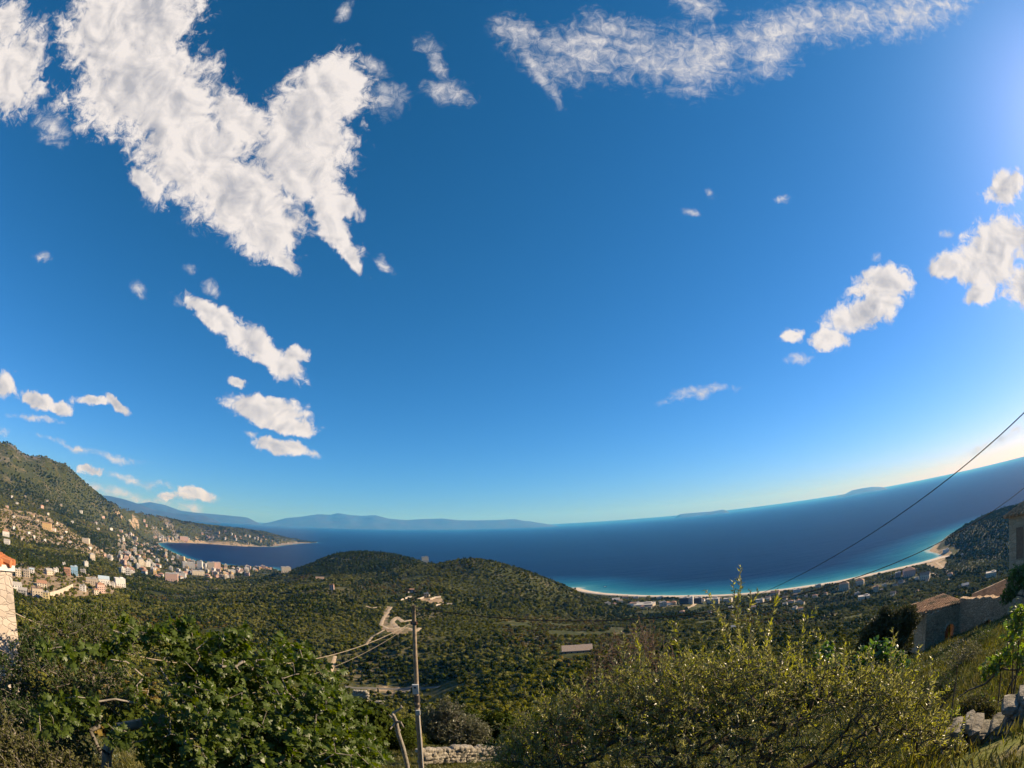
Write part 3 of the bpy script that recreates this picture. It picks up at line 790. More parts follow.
KINDS = [  # name, colours, radii, card size
    ('olive', (0.116, 0.118, 0.029), (0.226, 0.213, 0.058), (2.6, 2.6, 2.2)),
    ('olive_young', (0.088, 0.099, 0.019), (0.182, 0.177, 0.036), (2.2, 2.2, 2.0)),
    ('evergreen', (0.026, 0.040, 0.007), (0.068, 0.083, 0.013), (2.7, 2.7, 2.9)),
    ('cypress', (0.022, 0.034, 0.008), (0.044, 0.058, 0.012), (1.2, 1.2, 4.2)),
    ('maquis', (0.075, 0.087, 0.010), (0.187, 0.174, 0.022), (2.4, 2.4, 1.6)),
    ('dry_scrub', (0.116, 0.081, 0.020), (0.182, 0.134, 0.036), (2.0, 2.0, 1.5)),
]


def pick_kind(x, y, px, py, rng):
    """which plant grows where: olives in the valley, dark wood on the left hill, maquis on the right one"""
    n = len(x); a = fbm(x, y, 90, 3, 21) + rng.normal(size=n) * .22; b = fbm(x, y, 160, 3, 37) + rng.normal(size=n) * .16
    k = np.where(a > .12, 2, np.where(a > -.18, 0, 1)); k = np.where(b > .30, 4, k); k = np.where(b < -.46, 5, k)
    d = np.hypot(x, y)
    dark = (inpoly(px, py, [(290, 575), (310, 545), (400, 545), (420, 565), (360, 575)]) | inpoly(px, py, [(0, 545), (40, 552), (100, 560), (75, 580), (40, 566), (0, 558)])
            | inpoly(px, py, [(62, 520), (130, 545), (135, 560), (100, 552)]) | inpoly(px, py, [(925, 560), (930, 540), (1024, 500), (1100, 500), (1100, 560), (960, 560)]) | inpoly(px, py, [(195, 536), (290, 548), (280, 556), (200, 546)])
            | inpoly(px, py, [(0, 450), (110, 500), (120, 530), (60, 515), (0, 490)]))
    k = np.where(dark & (rng.random(n) < .8), 2, k)
    maq = inpoly(px, py, [(430, 575), (470, 553), (520, 560), (620, 600), (600, 640), (520, 640), (440, 620)])
    k = np.where(maq & (rng.random(n) < .62), 4, k)
    k = np.where((k == 2) & (rng.random(n) < .07), 3, k)
    brown = inpoly(px, py, [(500, 615), (600, 620), (640, 650), (560, 670), (500, 640)]); k = np.where(brown & (rng.random(n) < .5), 5, k)
    return k


CLEAR = [[(414, 600), (430, 596.5), (440, 598), (446, 603), (432, 603)], [(386, 608), (392, 606), (389, 620), (400, 627), (413, 622), (420, 631), (398, 636), (379, 628)],
         [(922, 563), (944, 556), (948, 564), (940, 570)], [(350, 684), (425, 686), (425, 692), (350, 690)], [(562, 646), (592, 646), (592, 652), (560, 652)],
         [(683, 606), (705, 600), (708, 606), (690, 612)]]
THIN = [[(0, 508), (30, 512), (60, 522), (95, 545), (112, 560), (95, 556), (60, 545), (20, 541), (0, 528)], [(100, 540), (130, 536), (160, 540), (185, 556), (230, 566), (245, 575), (190, 580), (140, 575), (105, 560)],
        [(10, 570), (60, 566), (125, 585), (110, 596), (30, 600), (10, 592)], [(105, 500), (150, 512), (160, 522), (125, 522)], [(0, 561), (20, 562), (42, 570), (30, 572), (0, 569)]]


def wood_points(d0, d1, az0, az1, s, rng):
    """jittered grid in a sector, kept where plants grow"""
    L = d1
    gx, gy = np.meshgrid(np.arange(-L, L, s), np.arange(-L * .3, L, s)); x = gx.ravel() + rng.uniform(-.48, .48, gx.size) * s; y = gy.ravel() + rng.uniform(-.48, .48, gx.size) * s
    d = np.hypot(x, y); az = np.degrees(np.arctan2(x, y)); k = (d > d0) & (d < d1) & (az > az0) & (az < az1); x, y = x[k], y[k]
    z, sd = ground(x, y, True)
    k = sd > np.where(np.degrees(np.arctan2(x, y)) > 6, 52, 14); x, y, z = x[k], y[k], z[k]
    p = to_px(np.stack([x, y, z], 1)); keep = np.ones(len(x), bool)
    for poly in CLEAR: keep &= ~inpoly(p[:, 0], p[:, 1], poly)
    for poly in THIN: keep &= ~(inpoly(p[:, 0], p[:, 1], poly) & (rng.random(len(x)) < .62))
    for q in NO_TREES: keep &= (x - q[0]) ** 2 + (y - q[1]) ** 2 > q[2] ** 2
    hi = (z > 260) & (np.hypot(x, y) > 2400); keep &= ~(hi & (fbm(x, y, 260, 4, 5) + .45 * (z - 170) / 300 > .18) & (rng.random(len(x)) < .8))
    return x[keep], y[keep], z[keep], p[keep]


NO_TREES = []      # filled by the houses: (x, y, radius)


def hidden_collection(objs, name):
    c = bpy.data.collections.new(name)
    for o in objs: c.objects.link(o)
    return c


def scatter(name, pts, kinds, rots, sizes, protos, label=None, aspect=None):
    """ONE object: points that carry plant shapes (geometry nodes)"""
    me = new_mesh(name, pts, np.zeros((0, 3), np.int32))
    for nm, ty, val in (('plant', 'INT', kinds), ('turn', 'FLOAT', rots), ('size', 'FLOAT', sizes)):
        a = me.attributes.new(nm, ty, 'POINT'); a.data.foreach_set('value', np.asarray(val, np.int32 if ty == 'INT' else np.float32))
    o = link(name, me)
    ob = []
    for i, (m, mat) in enumerate(protos):
        p = bpy.data.objects.new('%s_form_%02d' % (name, i), m); ob.append(p)
    col = hidden_collection(ob, name + '_forms')
    g = bpy.data.node_groups.new(name, 'GeometryNodeTree')
    g.interface.new_socket('Geometry', in_out='INPUT', socket_type='NodeSocketGeometry'); g.interface.new_socket('Geometry', in_out='OUTPUT', socket_type='NodeSocketGeometry')
    N = g.nodes; gi = N.new('NodeGroupInput'); go = N.new('NodeGroupOutput'); ip = N.new('GeometryNodeInstanceOnPoints'); ci = N.new('GeometryNodeCollectionInfo')
    ci.inputs['Collection'].default_value = col; ci.inputs['Separate Children'].default_value = True; ci.inputs['Reset Children'].default_value = True
    ip.inputs['Pick Instance'].default_value = True
    def attr(nm, ty):
        a = N.new('GeometryNodeInputNamedAttribute'); a.data_type = ty; a.inputs[0].default_value = nm; return a.outputs[0]
    L = g.links; L.new(gi.outputs[0], ip.inputs['Points']); L.new(ci.outputs[0], ip.inputs['Instance']); L.new(attr('plant', 'INT'), ip.inputs['Instance Index'])
    cx = N.new('ShaderNodeCombineXYZ'); L.new(attr('turn', 'FLOAT'), cx.inputs[2]); L.new(cx.outputs[0], ip.inputs['Rotation']); L.new(attr('size', 'FLOAT'), ip.inputs['Scale']); L.new(ip.outputs[0], go.inputs[0])
    md = o.modifiers.new('plants', 'NODES'); md.node_group = g
    tag(o, label, None, None, 'stuff')
    return o


def card_tree(kind, n, size, seed, lod):
    rng = np.random.default_rng(seed); nm, c1, c2, rad = KINDS[kind]
    m = woodmat('leaf_' + nm, c1, c2)
    V, F = crown_cards(n, size, rad, rng, lumps=8 if kind != 3 else 10)
    if kind == 3:
        V[:, :2] *= np.clip(1.15 - V[:, 2:3] / (2 * rad[2]), .15, 1)
    return V, F, m


def build_woodland():
    rng = np.random.default_rng(3)
    P, K, S = [], [], []
    for d0, d1, a0, a1, s, sc in ((250, 700, -66, 66, 5.2, 1.05), (700, 1350, -66, 66, 6.4, 1.2), (1350, 2300, -66, 66, 8.8, 1.5), (2300, 6900, -66, -20, 15, 2.2)):
        x, y, z, p = wood_points(d0, d1, a0, a1, s, rng)
        k = pick_kind(x, y, p[:, 0], p[:, 1], rng)
        gap = (fbm(x, y, 60, 3, 71) < -.34) & (x < y * .85) & ~inpoly(p[:, 0], p[:, 1], [(420, 600), (440, 545), (520, 545), (620, 600), (600, 625), (520, 615)]); x, y, z, k = x[~gap], y[~gap], z[~gap], k[~gap]
        P.append(np.stack([x, y, z - .3], 1)); K.append(k); S.append(sc * rng.uniform(.45, 1.25, len(x)) * (1.0 + .55 * fbm(x, y, 120, 3, 91)))
    P = np.concatenate(P); K = np.concatenate(K); S = np.concatenate(S)
    protos = []; nv = 3
    for k in range(len(KINDS)):
        for v in range(nv):
            V, F, m = card_tree(k, 230, 1.05, 100 + k * 10 + v, 0); protos.append((new_mesh('crown_form', V, F, [m]), m))
    scatter('woodland', P, K * nv + rng.integers(0, nv, len(K)), rng.uniform(0, 6.28, len(K)), S, protos, 'olive groves and scrub covering the hills and the valley')
    print('woodland', len(P))


TREE_LABELS = {
    0: ('olive_tree', 'grey green olive tree of the wooded valley slope below the utility pole', 'olive tree', 'olive trees on the near valley slope'),
    1: ('olive_tree', 'green rounded young olive tree of the wooded valley slope below the utility pole', 'olive tree', 'young olive trees on the near valley slope'),
    2: ('evergreen_tree', 'dark evergreen tree standing among the olives of the valley slope', 'tree', 'dark evergreens on the near valley slope'),
    3: ('cypress_tree', 'slim dark cypress standing among the olives of the valley slope', 'cypress', 'cypresses on the near valley slope'),
    4: ('maquis_bush', 'low yellowish green bush among the olives of the valley slope', 'bush', 'green bushes on the near valley slope'),
    5: ('dry_bush', 'brownish half dry bush among the olives of the valley slope', 'bush', 'dry bushes on the near valley slope')}


def build_slope_trees():
    """the nearest trees and bushes one can tell apart, each a thing with trunk and crown"""
    rng = np.random.default_rng(5)
    x, y, z, p = wood_points(34, 250, -62, 62, 4.6, rng)
    k = pick_kind(x, y, p[:, 0], p[:, 1], rng)
    d = np.hypot(x, y)
    hid = inpoly(p[:, 0], p[:, 1] - 0, [(-60, 640), (100, 640), (330, 660), (390, 800), (-60, 800)]) | inpoly(p[:, 0], p[:, 1], [(470, 800), (540, 740), (620, 690), (900, 690), (960, 730), (1100, 700), (1100, 900), (470, 900)])
    inside = (p[:, 0] > -30) & (p[:, 0] < 1050) & (p[:, 1] < 800)
    k = np.where(k == 3, 2, k); k = np.where((k == 2) & (rng.random(len(k)) < .45), 1, k)
    o_ = np.argsort(np.where(inside & ~hid, d, d + 1e4)); cut = o_[:285]; rest = o_[285:]
    protos = {}; bark = pmat('bark', (.10, .085, .065), (.20, .175, .14), 9, .9, .6)
    for kk in range(6):
        for v in range(3):
            V, F, m = card_tree(kk, 5200, .21, 300 + kk * 10 + v, 1)
            nm, lab, cat, grp = TREE_LABELS[kk]
            root = thing(nm, lab, cat, group=grp)
            link('crown', new_mesh('crown', V, F, [m]), root)
            if kk not in (4, 5):
                b = MB(); h = KINDS[kk][3][2]
                b.tube([(0, 0, -.6), (.05, .03, .3), (-.04, .08, h * .5), (.1, 0, h * .95)], [.22, .17, .14, .06], 7)
                for q in range(4):
                    a = q * 1.6 + v; b.tube([(0, .05, h * .4), (math.cos(a) * .5, math.sin(a) * .5, h * .7), (math.cos(a) * 1.2, math.sin(a) * 1.2, h * 1.05)], [.09, .07, .03], 5)
                b.build('trunk', bark, root)
            protos[kk, v] = [root, False]
    for j in cut:
        key = (int(k[j]), int(rng.integers(0, 3))); pr = protos[key]
        o = copy_tree(pr[0]) if pr[1] else pr[0]; pr[1] = True
        s = rng.uniform(.6, 1.15); o.location = (x[j], y[j], z[j] - .15); o.rotation_euler = (0, 0, rng.uniform(0, 6.28)); o.scale = (s, s, s * rng.uniform(.85, 1.1))
    for (root, used) in protos.values():
        if not used:
            for ch in list(root.children): bpy.data.objects.remove(ch)
            bpy.data.objects.remove(root)
    # the slope between them and the far woodland
    forms = []
    for kk in range(6):
        V, F, m = card_tree(kk, 700, .62, 500 + kk, 1); forms.append((new_mesh('crown_form', V, F, [m]), m))
    scatter('slope_scrub', np.stack([x[rest], y[rest], z[rest] - .2], 1), k[rest], rng.uniform(0, 6.28, len(rest)), rng.uniform(.6, 1.1, len(rest)), forms, 'scrub and olives filling the slope toward the valley floor')
    print('slope trees', len(cut), 'max d', d[cut].max() if len(cut) else 0, 'rest', len(rest))


# ------------------------------------------------------------------ built things
def stone_mat(name, c1, c2, mortar, scale=2.2, stretch=(1, 1, 1.6), width=.06, bump=.9):
    if name in MATS: return MATS[name]
    m = bpy.data.materials.new(name); m.use_nodes = True; t = NT(m.node_tree); b = t.n['Principled BSDF']
    b.inputs['Roughness'].default_value = .92; b.inputs['Specular IOR Level'].default_value = .2
    tc = t.new('ShaderNodeTexCoord').outputs['Object']; v = t.vmath('MULTIPLY', tc, stretch)
    v = t.vmath('ADD', v, t.vmath('SCALE', t.new('ShaderNodeTexNoise', {'Vector': tc, 'Scale': 1.7, 'Detail': 3.0}).outputs['Color'], sc=.45))
    e = t.new('ShaderNodeTexVoronoi', {'Vector': v, 'Scale': scale}, feature='DISTANCE_TO_EDGE').outputs['Distance']
    c = t.new('ShaderNodeTexVoronoi', {'Vector': v, 'Scale': scale}, feature='F1').outputs['Color']
    sep = t.new('ShaderNodeSeparateColor', {0: c})
    grain = t.noise(tc, 14, 6, .65)
    f = t.math('ADD', t.math('MULTIPLY', sep.outputs[0], .7), t.math('MULTIPLY', grain, .3))
    stone = t.mix(f, c1, c2)
    col = t.mix(t.rng(e, width * .5, width), mortar, stone)
    col = t.mix(t.rng(t.noise(tc, .9, 5, .65), .55, .72), col, tuple(x * .62 for x in c1))
    t.l.new(col, b.inputs['Base Color'])
    h = t.math('ADD', t.rng(e, 0, width * 2.2), t.math('MULTIPLY', grain, .35))
    t.l.new(t.new('ShaderNodeBump', {'Strength': bump, 'Distance': .04, 'Height': h}).outputs[0], b.inputs['Normal'])
    MATS[name] = m
    return m


def paint(name, c, dirt=.75, scale=.6):
    return pmat('paint_' + name, c, tuple(x * dirt for x in c), scale, .85, .15)


WALLS = {'white': (.70, .67, .62), 'cream': (.62, .53, .40), 'pink': (.60, .40, .32), 'beige': (.50, .42, .32), 'ochre': (.58, .40, .18), 'grey': (.38, .37, .36), 'blue': (.24, .42, .58), 'brick': (.42, .22, .13), 'dark': (.06, .06, .065), 'yellow': (.60, .48, .22)}
ROOFS = {'tile': ((.29, .14, .085), (.42, .25, .16)), 'concrete': ((.32, .30, .27), (.44, .41, .37)), 'sheet': ((.34, .44, .50), (.46, .55, .60)), 'white': ((.6, .6, .57), (.7, .69, .66)), 'shed_roof': ((.30, .22, .16), (.42, .32, .24)), 'brown': ((.19, .13, .09), (.29, .21, .15))}


def roof_mat(k): return pmat('roof_' + k, ROOFS[k][0], ROOFS[k][1], 1.2, .85, .3)


def glass_dark(): return pmat('window_glass', (.025, .03, .035), None, rough=.15, spec=.5)


HOUSE_CACHE = {}


def house_meshes(w, dp, h, roof, wall, rmat, nx, ns):
    key = (w, dp, h, roof, wall, rmat, nx, ns)
    if key in HOUSE_CACHE: return HOUSE_CACHE[key]
    wm, rm = paint(wall, WALLS[wall]), roof_mat(rmat)
    b = MB().box((0, 0, h / 2 - 1), (w, dp, h + 2)); M = {'wall': b.mesh('wall', wm)}
    r = MB(); o = .35
    if roof == 'flat':
        r.box((0, 0, h + .10), (w + .3, dp + .3, .2))
        for sx, sy, lx, ly in ((0, -1, w + .3, .2), (0, 1, w + .3, .2), (-1, 0, .2, dp - .1), (1, 0, .2, dp - .1)):
            r.box((sx * (w + .1) / 2, sy * (dp + .1) / 2, h + .45), (lx, ly, .5))
        r.box((w * .22, dp * .18, h + 1.2), (w * .3, dp * .3, 2.0))
    else:
        rise = .28 * min(w, dp); hw, hd = w / 2 + o, dp / 2 + o; rl = max(w - dp, w * .15) / 2 if roof == 'hip' else hw
        r.add([(-hw, -hd, h), (hw, -hd, h), (hw, hd, h), (-hw, hd, h), (-rl, 0, h + rise), (rl, 0, h + rise), (-hw, -hd, h - .18), (hw, -hd, h - .18), (hw, hd, h - .18), (-hw, hd, h - .18)],
              [(0, 1, 5, 4), (2, 3, 4, 5), (1, 2, 5), (3, 0, 4), (6, 9, 8, 7), (0, 6, 7, 1), (1, 7, 8, 2), (2, 8, 9, 3), (3, 9, 6, 0)])
    M['roof'] = r.mesh('roof', rm)
    W = []
    fh = h / ns
    for s in range(ns):
        for i in range(nx):
            x = (i + .5) / nx * w - w / 2; z = fh * (s + .5); ww, wh = min(1.5, w / nx * .55), fh * .52
            W.append((x, -dp / 2, z, ww, wh, 0))
        for i in range(max(1, nx - 1)):
            y = (i + .5) / max(1, nx - 1) * dp - dp / 2; W.append((w / 2, y, fh * (s + .5), min(1.4, dp / nx * .5), fh * .5, math.pi / 2))
            W.append((-w / 2, y, fh * (s + .5), min(1.4, dp / nx * .5), fh * .5, math.pi / 2))
    M['windows'] = W
    HOUSE_CACHE[key] = M
    return M


def window_mesh(ww, wh):
    k = ('win', round(ww, 2), round(wh, 2))
    if k not in HOUSE_CACHE:
        b = MB(); b.box((0, 0, 0), (ww, .12, wh), mi=0)
        f = .09
        for x in (-1, 1): b.box((x * (ww / 2 + f / 2), 0, 0), (f, .2, wh + 2 * f), mi=1)
        for z in (-1, 1): b.box((0, 0, z * (wh / 2 + f / 2)), (ww, .2, f), mi=1)
        HOUSE_CACHE[k] = b.mesh('window', [glass_dark(), paint('frame', (.55, .53, .5))])
    return HOUSE_CACHE[k]


def house(label, px, py, wpx, hpx, roof='flat', wall='white', rmat='concrete', group=None, name='house', cat='house', turn=0.0, deep=.8, parts=True, pos=None):
    """a house seen at base pixel (px, py), wpx by hpx pixels large in the photograph: placed on the ground there, at real size"""
    p = hits([(px, py)], 60)[0] if pos is None else pos
    while pos is None and coast_sd([p[0]], [p[1]])[0] < 12 and py < 640:
        py += .5; p = hits([(px, py)], 60)[0]
    d = math.hypot(p[0], p[1]); k = d / 505.0
    w = max(4.5, round(wpx * k, 1)); h = max(2.8, round(hpx * k, 1)); ns = max(1, min(6, int(round(h / 3.1)))); nx = max(1, min(5, int(w / 3.2)))
    dp = round(w * deep, 1)
    M = house_meshes(w, dp, h, roof, wall, rmat, nx, ns)
    root = thing(name, label, cat, (p[0], p[1], p[2]), -math.atan2(p[0], p[1]) + turn, group)
    link('wall', M['wall'], root); link('roof', M['roof'], root)
    if parts:
        for (x, y, z, ww, wh, rz) in M['windows'][:24]:
            o = link('window', window_mesh(ww, wh), root, (x, y, z)); o.rotation_euler = (0, 0, rz)
    NO_TREES.append((p[0], p[1], max(w, dp) * .75 + 2.5))
    NO_TREES.append((p[0] * (1 - w / d), p[1] * (1 - w / d), w * .6))
    return root


def build_settlements():
    g = 'buildings of the hillside settlement on the left'
    S = [('pale blue tall twin house among the left settlement', 74.5, 575, 7, 7.5, 'flat', 'blue', 'sheet'), ('orange brown and cream house joined left of the blue house', 67.5, 575.5, 6, 6, 'gable', 'brick', 'tile'),
         ('white three storey block at the right end of the settlement', 120, 586, 10, 7, 'flat', 'white', 'white'), ('small white annex in front of the white three storey block', 112, 586.5, 5, 3.5, 'flat', 'white', 'concrete'),
         ('beige box house with wide flat dark roof near the stone house', 37.5, 597, 11, 8, 'flat', 'beige', 'brown'), ('low house with orange sheet roof behind the flat roofed beige box', 42, 586, 10, 3, 'gable', 'cream', 'tile'),
         ('yellow house beside the retaining wall', 46.5, 600, 6, 7, 'flat', 'yellow', 'concrete'), ('white house under grey roofs beside the stone house corner', 17, 590, 10, 5, 'gable', 'white', 'concrete'), ('grey roofed shed below the white house at far left', 23, 594, 9, 4, 'gable', 'grey', 'concrete'),
         ('cream cube house at the left edge above the grey roofs', 18.5, 576, 6, 6, 'flat', 'cream', 'concrete'), ('narrow beige house with a teal roof beside it', 27, 577, 6, 6, 'flat', 'beige', 'concrete'), ('little house with a teal sheet roof', 32, 573, 4.5, 3.5, 'gable', 'white', 'sheet'),
         ('long low house under light blue grey roofs left of the white block', 104, 584, 11, 5, 'gable', 'white', 'sheet'), ('brick and white house below the blue grey roofs', 100.5, 592, 8, 7, 'hip', 'pink', 'tile'), ('white house right of the retaining wall', 83, 591, 6, 5, 'flat', 'white', 'concrete'),
         ('wide beige house behind the brick and white house', 92, 584, 11, 5, 'flat', 'beige', 'concrete'), ('cream house alone above the settlement among trees', 92.5, 561, 5, 6, 'hip', 'cream', 'concrete'), ('small white house below the lone cream house', 86, 566, 4, 4, 'flat', 'white', 'concrete'),
         ('small white house left of the orange brown house', 56, 573, 5, 4, 'flat', 'white', 'concrete'), ('tiny pale hut above the blue house', 64, 566, 3, 3, 'flat', 'white', 'concrete'), ('pale long house on the slope at the settlement top', 49, 574, 7, 3.5, 'gable', 'cream', 'concrete'),
         ('small pale house right of the blue twin house', 83, 573, 5, 3, 'flat', 'grey', 'concrete'), ('terracotta roofed house in front of the brick and white house', 96, 594, 5, 4, 'hip', 'cream', 'tile')]
    for lab, px, py, w, h, rf, wl, rm in S: house(lab, px, py, w, h, rf, wl, rm, g, turn=random.uniform(-.25, .45))
    rng = random.Random(4)
    g = 'houses scattered on the bare hillside below the mountain'
    big = [('large orange walled house on the bare hillside', 47, 529, 9, 5, 'flat', 'ochre', 'tile'), ('cream house at the lower right edge of the bare hillside', 86, 543, 7, 4, 'flat', 'cream', 'concrete'), ('white house with red roof at the left border of the hillside', 6, 536, 7, 4, 'hip', 'white', 'tile'),
           ('lowest white house at the left edge of the hillside', 7, 544, 6, 3, 'gable', 'white', 'concrete')]
    for lab, px, py, w, h, rf, wl, rm in big: house(lab, px, py, w, h, rf, wl, rm, g, turn=rng.uniform(-.3, .4))
    for px, py in ((14, 529), (29, 534), (34, 538), (57, 524), (72, 523), (48, 515), (28, 526), (14, 518), (22, 540), (12, 498), (25, 498), (47, 502), (61, 506), (81, 513), (103, 518), (96, 524), (98, 530), (111, 530), (121, 532), (118, 537), (62, 538), (70, 543), (58, 545), (76, 550), (90, 549), (102, 552), (38, 522), (20, 513), (7, 508), (17, 504), (42, 508), (66, 533), (105, 556), (112, 560), (54, 531), (45, 541), (33, 517)):
        wl = rng.choice(['white', 'cream', 'white', 'beige', 'pink']); rf = rng.choice(['flat', 'hip', 'flat'])
        house('tiny pale house scattered on the hillside under the mountain', px, py, rng.uniform(2.0, 3.2) * (.75 if py < 508 else 1), rng.uniform(1.5, 2.4) * (.8 if py < 508 else 1), rf, wl, 'tile' if rf == 'hip' else 'concrete', g, turn=rng.uniform(-.4, .4), parts=False)


def build_town():
    """the seaside town round the left bay: every house its own object"""
    rng = np.random.default_rng(12); rr = random.Random(12)
    big = [('tall beige apartment block left one of the waterfront pair', 211, 571, 6.5, 8, 'beige'), ('tall pinkish apartment block right one of the waterfront pair', 217.5, 571, 6, 8, 'pink'), ('wide grey and white block in the town front', 188.5, 568, 12, 5, 'grey'), ('slim white block right of the wide grey block', 200, 569, 5, 7, 'white'),
           ('ochre block beside the bay shore in the town', 182, 562, 5, 5, 'ochre'), ('wide pink building low in the town above the olives', 172, 581, 12, 7, 'pink'), ('white long block right of the wide pink building', 182, 578, 8, 4, 'white'), ('cream tower house at the town left fringe', 141, 567, 5, 7, 'cream'),
           ('long cream house row below the waterfront blocks', 198, 575, 12, 4, 'cream'), ('white house beside a dark tree at the town right end', 231, 574, 6, 4, 'white'), ('wide pale hotel behind the far bay beach', 184, 541, 8, 4, 'pink'), ('cream villa with terraces at the wooded point right of town', 286, 569, 9, 5, 'cream')]
    g = 'houses of the seaside town round the bay'
    for lab, px, py, w, h, wl in big: house(lab, px, py, w, h, 'flat', wl, 'concrete', g, name='apartment_block' if 'block' in lab else 'house', cat='building', turn=rr.uniform(-.3, .3))
    protos = []
    for wl in ('white', 'white', 'cream', 'beige', 'pink', 'white', 'ochre'):
        for rf, ns in (('flat', 3), ('hip', 2), ('flat', 4)):
            w = rr.uniform(10, 15); dp = rr.uniform(9, 13); h = 3.1 * ns; b = MB(); b.box((0, 0, h / 2 - 2), (w, dp, h + 4), mi=0)
            if rf == 'hip':
                r = 2.4; hw, hd = w / 2 + .5, dp / 2 + .5
                b.add([(-hw, -hd, h), (hw, -hd, h), (hw, hd, h), (-hw, hd, h), (-2, 0, h + r), (2, 0, h + r)], [(0, 1, 5, 4), (2, 3, 4, 5), (1, 2, 5), (3, 0, 4)], 1)
            else:
                b.box((0, 0, h + .2), (w + .6, dp + .6, .4), mi=2); b.box((rr.uniform(-2, 2), rr.uniform(-2, 2), h + 1.5), (3.5, 3.2, 2.2), mi=0)
            for s in range(ns):
                for i in range(3):
                    x = (i + .5) / 3 * w - w / 2
                    for sy in (-1, 1): b.box((x, sy * (dp / 2 + .03), 3.1 * s + 1.7), (1.6, .12, 1.5), mi=3)
                    y = (i + .5) / 3 * dp - dp / 2
                    for sx in (-1, 1): b.box((sx * (w / 2 + .03), y, 3.1 * s + 1.7), (.12, 1.5, 1.5), mi=3)
                if s and rf == 'flat': b.box((0, -dp / 2 - .75, 3.1 * s), (w * .7, 1.5, .15), mi=2); b.box((0, -dp / 2 - 1.47, 3.1 * s + .55), (w * .7, .06, .9), mi=0)
            o = link('house', b.mesh('house', [paint(wl, WALLS[wl]), roof_mat('tile'), roof_mat('concrete'), glass_dark()]))
            kindw = {'white': 'white', 'cream': 'cream', 'beige': 'beige', 'pink': 'pinkish', 'ochre': 'ochre'}[wl]; kr = 'flat roofed' if rf == 'flat' else 'tile roofed'
            protos.append([o, kindw, kr, ns, False])
    polys = [([(120, 534), (132, 535), (148, 541), (158, 546), (168, 552), (182, 558.5), (205, 564.5), (235, 568.5), (256, 569.5), (254, 576), (228, 579), (205, 579), (190, 580), (168, 582), (150, 577), (138, 569), (126, 560), (118, 548)], 150, 'packed in the seaside town round the left bay'),
             ([(148, 536.5), (190, 537.5), (190, 541.2), (160, 541.5)], 24, 'behind the beach at the head of the bay'),
             ([(104, 556), (124, 552), (150, 576), (135, 582), (112, 566)], 18, 'on the upper left fringe of the seaside town'),
             ([(195, 529), (225, 532), (262, 536), (285, 541), (262, 543), (228, 541), (205, 538)], 26, 'on the rocky peninsula beyond the bay'), ([(128, 519), (160, 522), (185, 526), (160, 530), (130, 526)], 9, 'on the ridge where the peninsula begins'),
             ([(252, 569.5), (280, 567), (280, 570), (256, 573)], 10, 'in the shore row right of the seaside town')]
    used = []
    for poly, n, where in polys:
        xs = [p[0] for p in poly]; ys = [p[1] for p in poly]; cand = np.stack([rng.uniform(min(xs), max(xs), n * 14), rng.uniform(min(ys), max(ys), n * 14)], 1)
        cand = cand[inpoly(cand[:, 0], cand[:, 1], poly)]; H = hits(cand.tolist(), 300); S = coast_sd(H[:, 0], H[:, 1]); c = 0
        for (x, y, z), s in zip(H, S):
            if c >= n: break
            if s < 14 or any((x - a) ** 2 + (y - b) ** 2 < 15 ** 2 for a, b in used) or any((x - q[0]) ** 2 + (y - q[1]) ** 2 < (q[2] + 3) ** 2 for q in NO_TREES[-600:] if q[2] > 8): continue
            pr = rr.choice(protos); o = pr[0].copy() if pr[4] else pr[0]
            if pr[4]: COL.objects.link(o)
            pr[4] = True; sc = rr.uniform(1.0, 1.45); o.scale = (sc, sc, sc * rr.uniform(.9, 1.2))
            o.location = (x, y, z); o.rotation_euler = (0, 0, -math.atan2(x, y) + rr.uniform(-.6, .6))
            tag(o, 'small %s %s house %s' % (pr[1], pr[2], where), 'house', '%s %s houses %s' % (pr[1], pr[2], where)); used.append((x, y)); c += 1
    for pr in protos:
        if not pr[4]: bpy.data.objects.remove(pr[0])
    for x, y in used: NO_TREES.append((x, y, 11))


